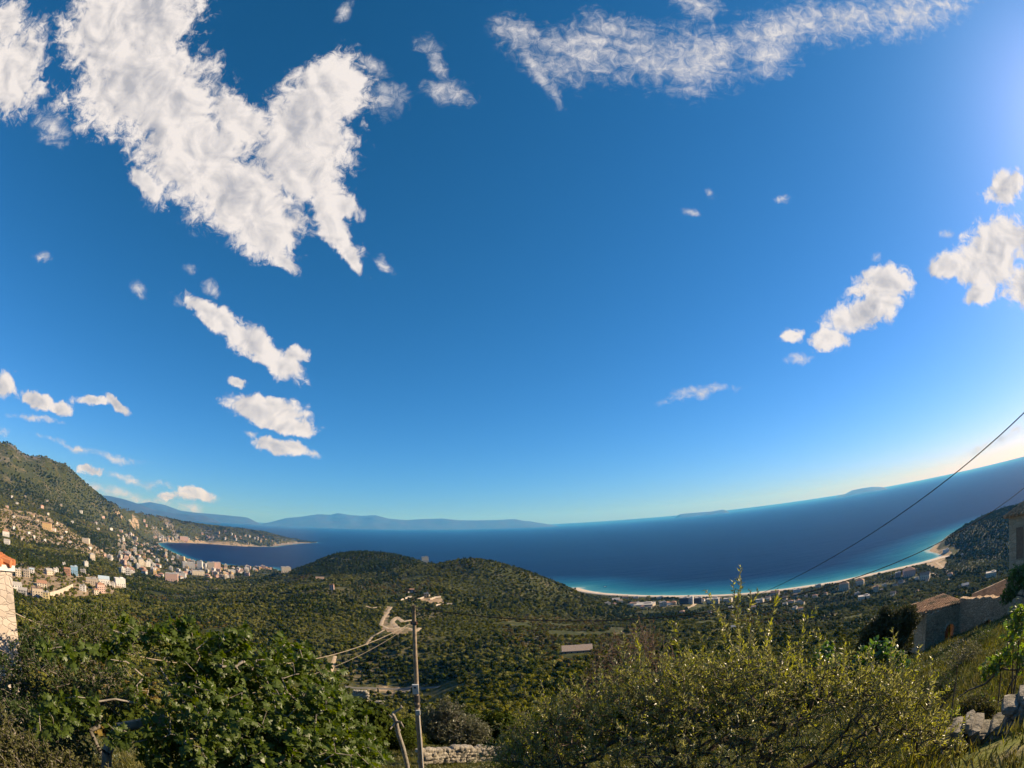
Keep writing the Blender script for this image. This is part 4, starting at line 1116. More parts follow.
def build_beach_side():
    g = 'buildings behind the long beach'
    S = [('dark modern hotel block with black window bands behind the beach', 684, 604, 9, 7, 'flat', 'dark', 'concrete'), ('white hotel wing between the black blocks behind the beach', 691, 604, 5, 7.5, 'flat', 'white', 'white'), ('black hotel wing right of the white wing', 698.5, 604, 8, 7, 'flat', 'dark', 'concrete'),
         ('beige flat roofed house right of the black hotel', 713, 604, 13, 6, 'flat', 'beige', 'concrete'), ('white cube house left of the black hotel', 663, 606.5, 7, 5, 'flat', 'cream', 'concrete'), ('long low pale hall left of the white cube house', 643, 606, 24, 2.6, 'flat', 'beige', 'concrete'),
         ('grey roofed beach house near the left beach end', 616, 602, 8, 3, 'gable', 'cream', 'concrete'), ('second low beach house at the left beach end', 625, 599, 6, 2.5, 'gable', 'beige', 'brown'), ('small white beach hut above the long hall', 636, 599, 5, 2.2, 'flat', 'cream', 'concrete'), ('pale beach house between the hall and hotel', 660, 599, 7, 2.4, 'flat', 'cream', 'concrete'),
         ('white house behind the olive shoots beside the beach', 728, 602, 9, 4, 'flat', 'cream', 'concrete'), ('low white house right of the olive shoots', 760, 603, 8, 4, 'flat', 'cream', 'concrete'), ('low tan roofed house by the beach centre', 775, 595, 9, 3, 'gable', 'beige', 'tile'), ('pale bungalow at the beach right of centre', 797, 592, 8, 3, 'flat', 'white', 'concrete'),
         ('beige house with white corner at the right beach', 844, 590, 11, 7, 'hip', 'beige', 'brown'), ('orange roofed row house near the right beach', 860, 584.5, 9, 4.5, 'hip', 'cream', 'tile'), ('long white house above the olive plain', 864, 600, 13, 4.5, 'flat', 'cream', 'concrete'), ('cream house with tall wall next to the long white house', 876, 593, 6, 7, 'flat', 'cream', 'tile'),
         ('white roofed cottage on the olive plain', 893, 595, 6, 3, 'gable', 'cream', 'brown'), ('broad red roofed house by the right beach', 909, 576, 13, 6.5, 'hip', 'pink', 'tile'), ('pale pink annex left of the red roofed house', 898, 577, 6, 5, 'flat', 'pink', 'concrete'), ('white roofed hall right of the red roofed house', 925, 579, 11, 5, 'gable', 'cream', 'brown'),
         ('white pavilion with flat roof among the right trees', 991, 577, 12, 5, 'flat', 'cream', 'concrete'), ('low pale building at the foot of the dark headland', 946, 552, 7, 3, 'flat', 'white', 'concrete'), ('tiny hut on the sand near the headland', 962, 556, 3, 2, 'flat', 'cream', 'concrete'), ('white beach bar left of the beige house', 818, 587.5, 6, 3, 'flat', 'cream', 'concrete'),
         ('tan roofed house by the road bend', 950, 577, 6, 3.5, 'hip', 'beige', 'tile'), ('grey white villa in the trees right of the road', 965, 588, 8, 3.5, 'gable', 'grey', 'concrete'), ('little white house deep in the olive plain', 785, 606, 5, 3, 'flat', 'cream', 'concrete'), ('cottage at the middle of the olive plain', 735, 629, 8, 3, 'gable', 'beige', 'concrete'),
         ('white square house on the saddle between the two hills', 425, 559, 7, 6, 'flat', 'cream', 'concrete'), ('tiny brick hut on the wooded ridge left of centre', 332, 590.5, 4.5, 6, 'flat', 'pink', 'tile'), ('low pale farm building at the ridge left of the brick hut', 320, 580, 9, 1.6, 'gable', 'beige', 'brown')]
    for lab, px, py, w, h, rf, wl, rm in S: house(lab, px, py, w * .88, h * .88, rf, wl, rm, g if py < 610 and px > 560 else None, turn=random.uniform(-.3, .3))
    rng = random.Random(9)
    for i in range(46):
        px = rng.uniform(606, 935); py = np.interp(px, [600, 640, 700, 760, 820, 860, 900, 935], [601, 604.5, 606, 604.5, 599, 594, 588, 580]) + rng.uniform(-5, 9) * (1 if px > 680 else .5)
        rf = rng.choice(['flat', 'hip', 'gable'])
        house('small low %s house among the trees behind the long beach' % {'flat': 'flat roofed', 'hip': 'tile roofed', 'gable': 'brown roofed'}[rf], px, py, rng.uniform(3, 5.5), rng.uniform(1.4, 2.8), rf, rng.choice(['cream', 'beige', 'white', 'grey', 'pink']), {'flat': 'concrete', 'hip': 'tile', 'gable': 'brown'}[rf], 'small %s houses behind the long beach' % rf, turn=rng.uniform(-.6, .6), parts=False)
    # the long low shed in the valley: a pitched pale roof on short walls
    house('long low shed with a pale pink brown roof in the valley', 577, 652, 28, 1.5, 'gable', 'brick', 'shed_roof', None, 'shed', 'shed', turn=.06, deep=.55)


def strip(name, pts, width, mat, lift=.25, kind='structure', n=8):
    """a track laid on the ground along photo points"""
    H = hits(pts, 20); P = []
    for i in range(len(H) - 1):
        for q in range(n): P.append(H[i] + (H[i + 1] - H[i]) * q / n)
    P.append(H[-1]); P = np.array(P); T = np.gradient(P[:, :2], axis=0); T /= np.linalg.norm(T, axis=1, keepdims=True); N = np.stack([-T[:, 1], T[:, 0]], 1)
    rows = []
    for s in (-.5, -.25, 0, .25, .5):
        xy = P[:, :2] + N * s * width; z = np.maximum(ground(xy[:, 0], xy[:, 1]), ground(P[:, 0], P[:, 1]) - .2) + lift - (.0 if abs(s) < .5 else lift + .3)
        rows.append(np.stack([xy[:, 0], xy[:, 1], z], 1))
    V = np.concatenate(rows); m = len(P); idx = np.arange(5 * m).reshape(5, m)
    F = np.stack([idx[:-1, :-1], idx[:-1, 1:], idx[1:, 1:], idx[1:, :-1]], -1).reshape(-1, 4)
    o = link(name, new_mesh(name, V, F, [mat], smooth=True)); tag(o, kind=kind)
    for p in P[::3]: NO_TREES.append((p[0], p[1], width * .5 + 1.6))
    for p in P[::3]:
        d = math.hypot(p[0], p[1]); f = 1 - (width * .6 + 4) / d; NO_TREES.append((p[0] * f, p[1] * f, 3.2))
    return o


def wall_px(label, pts, hm, thick, mat, name='retaining_wall', group=None, cat='wall', d=None):
    H = hits(pts, 10) if d is None else np.array([at(x, y, q) for (x, y), q in zip(pts, d)])
    b = MB()
    for i in range(len(H) - 1):
        a, c = Vector(H[i]), Vector(H[i + 1]); n = max(1, int((c - a).length / 4))
        for q in range(n):
            u, v = a.lerp(c, q / n), a.lerp(c, (q + 1) / n); m = (u + v) / 2
            b.box((m.x, m.y, m.z + hm / 2 - .6), ((v - u).length + .02, thick + random.uniform(-.03, .03), hm + 1.2 + random.uniform(-.1, .1)), math.atan2(v.y - u.y, v.x - u.x), jit=.04)
    o = b.build(name, mat); tag(o, label, cat, group)
    for h in H: NO_TREES.append((h[0], h[1], 4))
    return o


def build_tracks():
    dirt = pmat('dirt', (.34, .25, .16), (.47, .37, .25), .25, .95, .2); asph = pmat('asphalt', (.11, .105, .095), (.17, .16, .14), .2, .9)
    conc = pmat('concrete_wall', (.42, .35, .27), (.55, .47, .37), .35, .92, .3)
    strip('dirt_track', [(391, 607), (388, 612), (383, 619), (381, 625), (388, 629), (398, 628)], 6, dirt)
    strip('dirt_track', [(398, 628), (392, 622), (397, 617), (403, 622), (412, 620)], 8, dirt)
    strip('dirt_track', [(398, 628), (408, 628), (416, 631), (420, 628)], 6, dirt)
    strip('dirt_track', [(366, 645), (372, 637), (384, 630)], 4, dirt)
    strip('dirt_track', [(330, 672), (333, 663), (335, 656)], 4.5, dirt)
    strip('dirt_track', [(366, 606), (372, 608), (380, 607)], 5, dirt)
    strip('road', [(345, 686.5), (370, 688), (395, 689), (415, 688), (440, 686.5)], 5.5, asph)
    strip('dirt_track', [(916, 578), (934, 573), (940, 577), (941.5, 586)], 11, dirt); strip('dirt_track', [(936, 562), (944, 568), (950, 575), (949, 585)], 9, dirt); strip('dirt_track', [(894, 591), (908, 588), (922, 583), (940, 582)], 7, dirt)
    strip('dirt_track', [(684, 611), (692, 606), (698, 602.5)], 9, dirt); strip('road', [(716, 631), (735, 628), (752, 626)], 9, asph)
    strip('dirt_track', [(95, 547), (112, 547.5), (130, 550)], 7, dirt); strip('dirt_track', [(118, 537), (124, 543), (129, 549), (127, 556)], 8, dirt); strip('dirt_track', [(188, 581), (200, 581), (212, 581)], 8, dirt); strip('dirt_track', [(208, 589), (214, 588.5), (220, 588.5)], 12, dirt)
    strip('dirt_track', [(60, 555), (80, 553), (98, 551)], 7, dirt)
    wall_px('long beige concrete retaining wall in the left settlement', [(50, 597), (58, 595), (66, 591.5), (73, 588)], 6.0, .8, conc, name='retaining_wall')
    g = 'terrace walls of the building site on the hill'
    for lab, pts, h in (('upper left terrace wall on the building site', [(401, 601), (408, 598), (412, 597)], 2.6), ('long middle terrace wall of the building site', [(413, 602), (421, 599), (430, 596)], 2.4), ('right upper terrace wall of the building site', [(430, 600), (436, 598), (441, 597.5)], 2.6), ('lowest right terrace wall of the building site', [(436, 606), (444, 604.5), (452, 604.5)], 2.4), ('short back terrace wall of the building site', [(408, 593), (414, 591.5)], 2.2)):
        wall_px(lab, pts, h, .6, conc, name='terrace_wall', group=g)
    house('small square pale house on the terraced building site', 426.5, 597.5, 4.5, 4, 'flat', 'ochre', 'concrete'); house('tiny pink hut with red roof above the terraces', 412, 592, 4, 2.5, 'gable', 'pink', 'tile')
    # the beach: one sand sheet along the shore
    C = np.array(COAST_BEACH); P = []
    for a, c in zip(C[:-1], C[1:]):
        n = max(2, int(np.linalg.norm(c - a) / 12)); P += [a + (c - a) * q / n for q in range(n)]
    P = np.array(P); K = np.ones(9) / 9; Ps = np.stack([np.convolve(np.pad(P[:, i], 4, mode='edge'), K, 'valid') for i in (0, 1)], 1); T = np.gradient(Ps, axis=0); T /= np.linalg.norm(T, axis=1, keepdims=True); N = np.stack([-T[:, 1], T[:, 0]], 1)
    rows = []; inland = 1 if coast_sd(Ps[40:41, 0] + N[40:41, 0] * 8, Ps[40:41, 1] + N[40:41, 1] * 8)[0] > 0 else -1
    u = np.arange(len(Ps)); wid = 34 + 9 * vnoise(u * 12.0, u * 0, 150, 3)
    for f, z in ((-.28, -.6), (0, .35), (.3, 1.1), (.7, 2.1), (1.0, 2.5), (1.08, 1.2)):
        xy = Ps + N * inland * (f * wid)[:, None]; rows.append(np.stack([xy[:, 0], xy[:, 1], np.full(len(Ps), z) + .15], 1))
    V = np.concatenate(rows); m = len(Ps); idx = np.arange(len(rows) * m).reshape(len(rows), m); F = np.stack([idx[:-1, :-1], idx[:-1, 1:], idx[1:, 1:], idx[1:, :-1]], -1).reshape(-1, 4)
    if inland > 0: F = F
    tag(link('beach', new_mesh('beach', V, F, [pmat('sand', (.46, .37, .28), (.58, .49, .39), .05, .95)], smooth=True)), kind='structure')
    # low boat near the shore
    p = sea_px([(605, 587)])[0]; b = MB(); hull = [(-7, 0, .9), (-5.5, 1.9, .9), (3.5, 2.1, .9), (7.5, 0, 1.3), (3.5, -2.1, .9), (-5.5, -1.9, .9)]
    b.add(hull + [(x * .85, y * .7, -.3) for x, y, z in hull], [(0, 1, 2, 3, 4, 5)] + [(i, i + 6, (i + 1) % 6 + 6, (i + 1) % 6) for i in range(6)])
    bt = thing('boat', 'small dark boat lying off the long beach', 'boat', (p[0], p[1], 0), .3); b.build('hull', pmat('boat_paint', (.05, .055, .06), (.1, .1, .1), 2), bt); MB().box((-1, 0, 1.7), (4, 2.2, 1.6)).build('cabin', paint('white', WALLS['white']), bt)


# ------------------------------------------------------------------ the pole, its boxes and the cables
def cable(label, A, B, sag, r, mat, group=None, n=70):
    pts = []
    for i in range(n + 1):
        t = i / n; p = Vector(A).lerp(Vector(B), t); p.z -= 4 * sag * t * (1 - t); pts.append(p)
    o = MB().tube(pts, r, 5).build('cable', mat, smooth=True); return tag(o, label, 'cable', group)


def build_pole():
    top, foot = at(413.5, 605, 21), at(421.5, 768, 20.8)
    ax = (foot - top); foot = foot + ax.normalized() * 1.6
    wood_m = pmat('pole_wood', (.22, .165, .11), (.38, .30, .21), 5, .9, .4, bscale=30); grey = pmat('meter_grey', (.42, .43, .41), (.50, .51, .49), 3, .6); dark = pmat('clamp_dark', (.05, .045, .04), (.10, .085, .07), 6, .7); china = pmat('insulator_brown', (.16, .07, .04), None, rough=.3)
    root = thing('utility_pole', 'weathered wooden utility pole with a grey meter box and clamps', 'utility pole', foot); L = lambda p: Vector(p) - foot; up_ = (top - foot).normalized()
    n = 9; b = MB(); b.tube([L(foot.lerp(top, i / n) + Vector((random.uniform(-.012, .012), random.uniform(-.012, .012), 0))) for i in range(n + 1)], [.125 - .055 * i / n for i in range(n + 1)], 10); b.build('shaft', wood_m, root, True)
    al = lambda py: foot.lerp(top, (768 + 32 - py) / (800 - 605.0))
    c = L(al(682)); b = MB(); b.box(c + Vector((-.02, -.12, 0)), (.24, .16, .40), .15); b.box(c + Vector((-.02, -.205, .02)), (.18, .012, .26), .15); mb = b.build('meter_box', grey, root)
    MB().box(c + Vector((-.02, -.21, .09)), (.09, .02, .07), .15).build('window', glass_dark(), mb)
    for py, hh in ((692, .30), (699, .12), (622, .06)):
        c = L(al(py)); MB().tube([c - up_ * hh / 2, c + up_ * hh / 2], .118 if py > 650 else .09, 10).build('clamp', dark, root)
    c = L(al(705)); MB().box(c + Vector((.03, -.11, 0)), (.16, .14, .22), .1).build('junction_box', grey, root)
    for s in (-1, 1):
        c = L(al(621)) + Vector((s * .10, -.04, .0)); MB().tube([c + Vector((0, 0, -.07)), c + Vector((0, 0, -.02)), c + Vector((0, 0, .02)), c + Vector((0, 0, .07))], [.03, .045, .03, .04], 8).build('insulator', china, root)
    c = L(al(612)); MB().tube([c + Vector((0, -.1, 0)), c + Vector((.14, -.12, .03)), c + Vector((.22, -.12, -.06))], .014, 6).build('hook', dark, root)
    pipe = [L(al(705)) + Vector((.06, -.1, 0)), L(al(740)) + Vector((.08, -.10, 0)), L(al(795)) + Vector((.09, -.11, 0))]; MB().tube(pipe, .022, 6).build('conduit', grey, root)
    light = pmat('cable_pale', (.26, .21, .14), (.36, .29, .20), 8, .7); black = pmat('cable_black', (.02, .02, .022), None, rough=.6)
    e = al(621)
    cable('pale thick cable sagging from the pole to the stone house on the left', e + Vector((-.1, 0, 0)), at(9, 610, 12.2), 1.05, .013, light)
    cable('thinner pale cable running from the pole down behind the fig tree', e + Vector((-.1, .02, -.05)), at(-20, 640, 13), 1.36, .007, light)
    cable('black cable sweeping from the pole to the lower right over the sea', al(607), at(1060, 455, 35), 1.8, .020, black); cable('upper black cable crossing the sea and horizon at right', at(700, 612, 80), at(1040, 397, 15), .8, .018, black)


# ------------------------------------------------------------------ old stone houses, walls
def tile_roof(name, quad, parent, mat, rows=9, cols=16, r=.09):
    """curved clay tiles over a sloping quad (ridge a-b, eave d-c)"""
    a, b_, c, d = (Vector(q) for q in quad); b = MB(); n = (b_ - a).cross(d - a).normalized()
    if n.z < 0: n = -n
    b.add([a - n * .12, b_ - n * .12, c - n * .12, d - n * .12, a, b_, c, d], [(0, 1, 2, 3), (7, 6, 5, 4), (0, 4, 5, 1), (1, 5, 6, 2), (2, 6, 7, 3), (3, 7, 4, 0)])
    for i in range(cols):
        u0 = (i + .5) / cols
        for j in range(rows):
            if random.random() < .03: continue
            p = a.lerp(b_, u0).lerp(d.lerp(c, u0), (j - .1) / rows); q = a.lerp(b_, u0).lerp(d.lerp(c, u0), (j + 1.08) / rows)
            o = Vector((random.uniform(-.02, .02), random.uniform(-.02, .02), random.uniform(-.006, .01)))
            b.tube([p + n * .015 + o, q + n * .045 + o], [r * .85, r], 7)
    return b.build(name, mat, parent)


def rounded_stone(b, c, size, rz, rng, mi=0):
    g = [-1, -.35, .35, 1]; vs = {}; P = []
    def vid(i, j, k):
        if (i, j, k) not in vs:
            v = Vector((g[i], g[j], g[k])); s = v.normalized() * 1.25; v = v.lerp(s, .62); v += Vector((rng.uniform(-.1, .1), rng.uniform(-.1, .1), rng.uniform(-.1, .1)))
            v = Vector((v.x * size[0] / 2, v.y * size[1] / 2, v.z * size[2] / 2)); ca, sa = math.cos(rz), math.sin(rz); vs[i, j, k] = len(P); P.append((c[0] + ca * v.x - sa * v.y, c[1] + sa * v.x + ca * v.y, c[2] + v.z))
        return vs[i, j, k]
    F = []
    for i in range(3):
        for j in range(3):
            F += [(vid(i, j, 0), vid(i, j + 1, 0), vid(i + 1, j + 1, 0), vid(i + 1, j, 0)), (vid(i, j, 3), vid(i + 1, j, 3), vid(i + 1, j + 1, 3), vid(i, j + 1, 3)), (vid(i, 0, j), vid(i + 1, 0, j), vid(i + 1, 0, j + 1), vid(i, 0, j + 1)),
                  (vid(i, 3, j), vid(i, 3, j + 1), vid(i + 1, 3, j + 1), vid(i + 1, 3, j)), (vid(0, i, j), vid(0, i, j + 1), vid(0, i + 1, j + 1), vid(0, i + 1, j)), (vid(3, i, j), vid(3, i + 1, j), vid(3, i + 1, j + 1), vid(3, i, j + 1))]
    b.add(P, F, mi)


def dry_wall(label, pts, h, stone, mat, seed, thick=.45):
    rng = random.Random(seed); b = MB()
    for a, c in zip(pts[:-1], pts[1:]):
        a, c = Vector(a), Vector(c); L = (c - a).length; ang = math.atan2(c.y - a.y, c.x - a.x); z = -.25
        while z < h:
            hh = stone * rng.uniform(.5, .8); x = rng.uniform(-stone, 0)
            while x < L:
                w = stone * rng.uniform(.6, 1.7); t = (x + w / 2) / L; p = a.lerp(c, min(max(t, -.05), 1.05))
                if not (z + hh > h * .85 and rng.random() < .35):
                    rounded_stone(b, (p.x + rng.uniform(-.05, .05), p.y + rng.uniform(-.05, .05), p.z + z + hh / 2), (w * 1.06, thick * rng.uniform(.8, 1.15), hh * 1.12), ang + rng.uniform(-.08, .08), rng)
                x += w
            z += hh * .92
    o = b.build('dry_stone_wall', mat); return tag(o, label, 'stone wall')


def arch_wall(w, h, t, arch=None, name='wall', mat=None, parent=None, ragged=.12, off=(0, 0, 0)):
    """standing masonry wall along local x, front at -y, with an arched opening (centre x, half width, spring height) cut right through"""
    n = 26; top = [(x, h + random.uniform(-ragged, ragged)) for x in np.linspace(w / 2, -w / 2, n)]
    b = MB()
    if arch:
        cx, hw, sp = arch; arc = [(cx - hw, -.6), (cx - hw, sp)] + [(cx - hw * math.cos(a), sp + hw * math.sin(a)) for a in np.linspace(.25, math.pi - .25, 9)] + [(cx + hw, sp), (cx + hw, -.6)]
        out = [(-w / 2, -.6)] + arc + [(w / 2, -.6)] + top
    else: out = [(-w / 2, -.6), (w / 2, -.6)] + top
    m = len(out); V = [(x + off[0], -t / 2 + off[1], z + off[2]) for x, z in out] + [(x + off[0], t / 2 + off[1], z + off[2]) for x, z in out]
    b.add(V, [tuple(range(m)), tuple(range(2 * m - 1, m - 1, -1))] + [(i, i + m, (i + 1) % m + m, (i + 1) % m) for i in range(m)])
    return b.build(name, mat, parent)


def build_old_houses():
    light_stone = stone_mat('pale_stonework', (.40, .33, .27), (.54, .46, .38), (.46, .39, .32), 3.6, (1, 1, 1.7), .035, .6); grey_stone = stone_mat('grey_stonework', (.42, .28, .17), (.66, .48, .31), (.32, .22, .135), 4.2, (1, 1, 1.7)); tower_stone = stone_mat('buff_stonework', (.46, .33, .21), (.66, .49, .32), (.52, .39, .26), 2.6, (1, 1, 1.6))
    tile = pmat('clay_tile', (.40, .13, .05), (.56, .22, .09), 3, .85, .3); old_tile = pmat('old_clay_tile', (.32, .19, .10), (.56, .36, .21), 4, .92, .4, c3=(.11, .10, .06)); plaster = pmat('cornice_plaster', (.60, .55, .48), (.72, .67, .60), 4, .9, .2)
    # left: corner of a pale stone house, sunlit face towards the camera
    c = at(12.0, 571, 14.0); gzz = gz(c.x, c.y); H = c.z - gzz; az = math.atan2(c.x, c.y)
    root = thing('stone_house', 'corner of a pale stone house with orange tile roof at the left edge', 'house', (c.x, c.y, gzz), -az + .35)
    W, D = 7.0, 7.0; b = MB(); b.box((-W / 2, D / 2, H / 2 - .5), (W, D, H + 1)); b.build('wall', light_stone, root)
    b = MB(); b.box((-W / 2, D / 2, H + .07), (W + .14, D + .14, .14)); b.build('cornice', plaster, root)
    e = .06; z0 = H + .145; rz = z0 + 1.15
    cor = [(-W - e, -e, z0), (e, -e, z0), (e, D + e, z0), (-W - e, D + e, z0)]; ap = (-W / 2, D / 2, rz)
    for i in range(4):
        p, q = cor[i], cor[(i + 1) % 4]; a2 = Vector(ap) + (Vector(p) - Vector(ap)) * .02; b2 = Vector(ap) + (Vector(q) - Vector(ap)) * .02
        tile_roof('roof_slope', (a2, b2, q, p), root, tile, 15, 26, .10)
    for k in range(2): link('window', window_mesh(.9, 1.2), root, (-2.2 - 2.4 * k, -.03, H * .55))
    # right: tower house
    c = at(1008.5, 516.5, 40.0); g0 = gz(c.x, c.y); H = c.z - g0; az = math.atan2(c.x, c.y)
    root = thing('tower_house', 'old buff stone house with mossy tile eave at the right edge', 'house', (c.x, c.y, g0), -az - .30)
    W, D = 5.5, 5.0; b = MB(); b.box((W / 2, D / 2, H / 2 - 1), (W, D, H + 2)); b.build('wall', tower_stone, root)
    b = MB(); b.box((.95, -.02, H - 1.9), (.62, .10, 2.1)); b.build('window', pmat('walled_up', (.22, .14, .09), (.30, .20, .13), 4, .95, .5), root)
    for s in (-1, 1): MB().box((.95 + s * .40, -.035, H - 1.9), (.16, .09, 2.2)).build('jamb', tower_stone, root)
    z0 = H + .02; cor = [(-.3, -.35, z0), (W + .3, -.35, z0), (W + .3, D + .3, z0), (-.3, D + .3, z0)]; ap = Vector((W / 2, D / 2, z0 + 1.35))
    for i in range(4):
        p, q = Vector(cor[i]), Vector(cor[(i + 1) % 4]); tile_roof('roof_slope', (ap + (p - ap) * .02, ap + (q - ap) * .02, q, p), root, old_tile, 9, 18, .11)
    # ruin with a sagging tile roof and an arched door
    a, c = at(924, 643, 41), at(959.5, 643, 43); mid = (a + c) / 2; g0 = min(gz(a.x, a.y), gz(c.x, c.y), mid.z) ; ang = math.atan2(c.y - a.y, c.x - a.x); w = (c - a).length
    root = thing('ruined_house', 'ruined stone house with arched doorway and collapsing tile roof', 'house', (mid.x, mid.y, mid.z), ang)
    h = at(942, 609, 42).z - mid.z
    arch_wall(w, h, .5, (.48, .42, 1.0), 'front_wall', grey_stone, root, .07)
    arch_wall(3.0, h - .1, .5, None, 'side_wall', grey_stone, root, .2).matrix_local = Matrix.Translation((-w / 2 + .25, 1.6, 0)) @ Matrix.Rotation(math.pi / 2, 4, 'Z')
    arch_wall(w, h + .1, .5, None, 'back_wall', grey_stone, root, .2).matrix_local = Matrix.Translation((0, 3.1, 0))
    tile_roof('roof_slope', ((-w / 2 - .6, 3.3, h + .12), (w / 2 + .1, 3.3, h + .30), (w / 2 + .1, -.25, h + .02), (-w / 2 - 1.4, .1, h + .20)), root, old_tile, 14, 22, .11)
    b = MB(); b.box((.48, .6, .75), (.86, .06, 2.0)); b.build('door', pmat('old_door', (.04, .028, .02), (.07, .05, .035), 5, .9, .4), root)
    b = MB()
    for k in range(9):
        t = math.pi * (k + .5) / 9; b.box((.48 - .52 * math.cos(t), -.29, 1.0 + .52 * math.sin(t)), (.17, .12, .17), jit=.02)
    b.build('arch_ring', tower_stone, root)
    # the long higher wall to the right with a small arch
    a, c = at(959.5, 639, 42.8), at(1046, 622, 39); mid = (a + c) / 2; ang = math.atan2(c.y - a.y, c.x - a.x); w = (c - a).length
    root = thing('ruined_wall', 'long roofless grey stone wall with a small low arch right of the ruin', 'wall', (mid.x, mid.y, mid.z - .4), ang)
    h = at(985, 597, 41.5).z - mid.z + .4
    xa = (at(990.5, 628, 41.3) - mid).dot(Vector((math.cos(ang), math.sin(ang), 0)))
    arch_wall(w, h, .55, (xa, .42, .95), 'masonry', grey_stone, root, .10)
    b = MB()
    for k in range(9):
        t = math.pi * (k + .5) / 9; b.box((xa - .52 * math.cos(t), -.31, .95 + .52 * math.sin(t)), (.17, .12, .16), jit=.02)
    b.build('arch_ring', tower_stone, root); MB().box((xa, .9, .5), (1.6, .1, 2.4)).build('inner_wall', grey_stone, root)
    # gabled ruin wall behind, its slope sunlit
    a, c = at(972, 594, 47), at(1006, 579, 45); b = MB(); d_ = (c - a); p = [a, c]; low = [Vector((q.x, q.y, q.z - 3.5)) for q in p]; nrm = Vector((-d_.y, d_.x, 0)).normalized() * .5
    V = [p[0], p[1], low[1], low[0]] + [q + nrm for q in (p[0], p[1], low[1], low[0])]; b.add(V, [(0, 1, 2, 3), (7, 6, 5, 4), (0, 4, 5, 1), (1, 5, 6, 2), (2, 6, 7, 3), (3, 7, 4, 0)]); o = b.build('gable_wall', tower_stone); tag(o, 'sloping sunlit gable wall behind the long grey stone wall', 'wall')
    # dry stone walls
    rock = pmat('field_stone', (.10, .088, .066), (.28, .25, .20), 6, .95, .9, c3=(.10, .10, .06)); pale = pmat('pale_field_stone', (.22, .19, .14), (.40, .35, .27), 4, .95, .6)
    def on(px, py, d): p = at(px, py, d); return (p.x, p.y, gz(p.x, p.y))
    for lab, d_, y0, xs, st, sd in (('rough dry stone wall of large grey stones at the lower right', 5.9, 716, (950, 985, 1020, 1070), .16, 3),):
        tops = [at(x, y0 + (x < 960) * 14, d_) for x in xs]; q = [(p.x, p.y, gz(p.x, p.y)) for p in tops]; hh = np.mean([p.z - b_[2] for p, b_ in zip(tops, q)]); print('wall h', hh)
        dry_wall(lab, q, max(.35, hh), st, rock, sd, .45)
    q = [at(x, y, d) for x, y, d in ((423, 758, 29), (450, 757, 30), (480, 757, 31), (515, 757, 32))]
    dry_wall('low pale dry stone wall right of the utility pole foot', [(p.x, p.y, p.z - .1) for p in q], .72, .32, pale, 4, .5)
    for lab, px, py, d, s in (('broken pale stone hut walls beside the valley road', 361, 699, 90, 1.0), ('smaller broken pale stone wall right of the stone hut', 377, 708, 70, .7)):
        p = at(px, py, d); g0 = gz(p.x, p.y); dz = p.z - g0
        q = [(p.x - 1.1 * s, p.y, g0 + max(dz, 0) - .4), (p.x + .9 * s, p.y + .2, g0 + max(dz, 0) - .4)]
        dry_wall(lab, q, 1.7 * s, .5, pale, 7, .7)
    NO_TREES.extend([(at(361, 699, 80).x, at(361, 699, 80).y, 14), (at(377, 708, 62).x, at(377, 708, 62).y, 12), (at(450, 757, 27).x, at(450, 757, 27).y, 9), (at(945, 625, 40).x, at(945, 625, 40).y, 9), (at(1000, 610, 38).x, at(1000, 610, 38).y, 10), (at(418, 700, 20).x, at(418, 700, 20).y, 8)])


# ------------------------------------------------------------------ plants close to the camera
def E_(px, py, d, r): return (np.array(at(px, py, d)), np.array(r if hasattr(r, '__len__') else (r, r, r), float))


def shifted(o, base):
    """keep the thing's origin at its base"""
    return np.array([base[0], base[1], base[2]])


def plant_thing(name, label, cat, base, wood_vf, leaf_sets, bark, group=None):
    root = thing(name, label, cat, tuple(base), group=group); b = np.array(base)
    if wood_vf is not None: link('branches', new_mesh('branches', wood_vf[0] - b, wood_vf[1], [bark], smooth=True), root)
    V = np.concatenate([v for v, f in leaf_sets]); off = 0; F = []
    for v, f in leaf_sets: F.append(f + off); off += len(v)
    return root, V - b, F


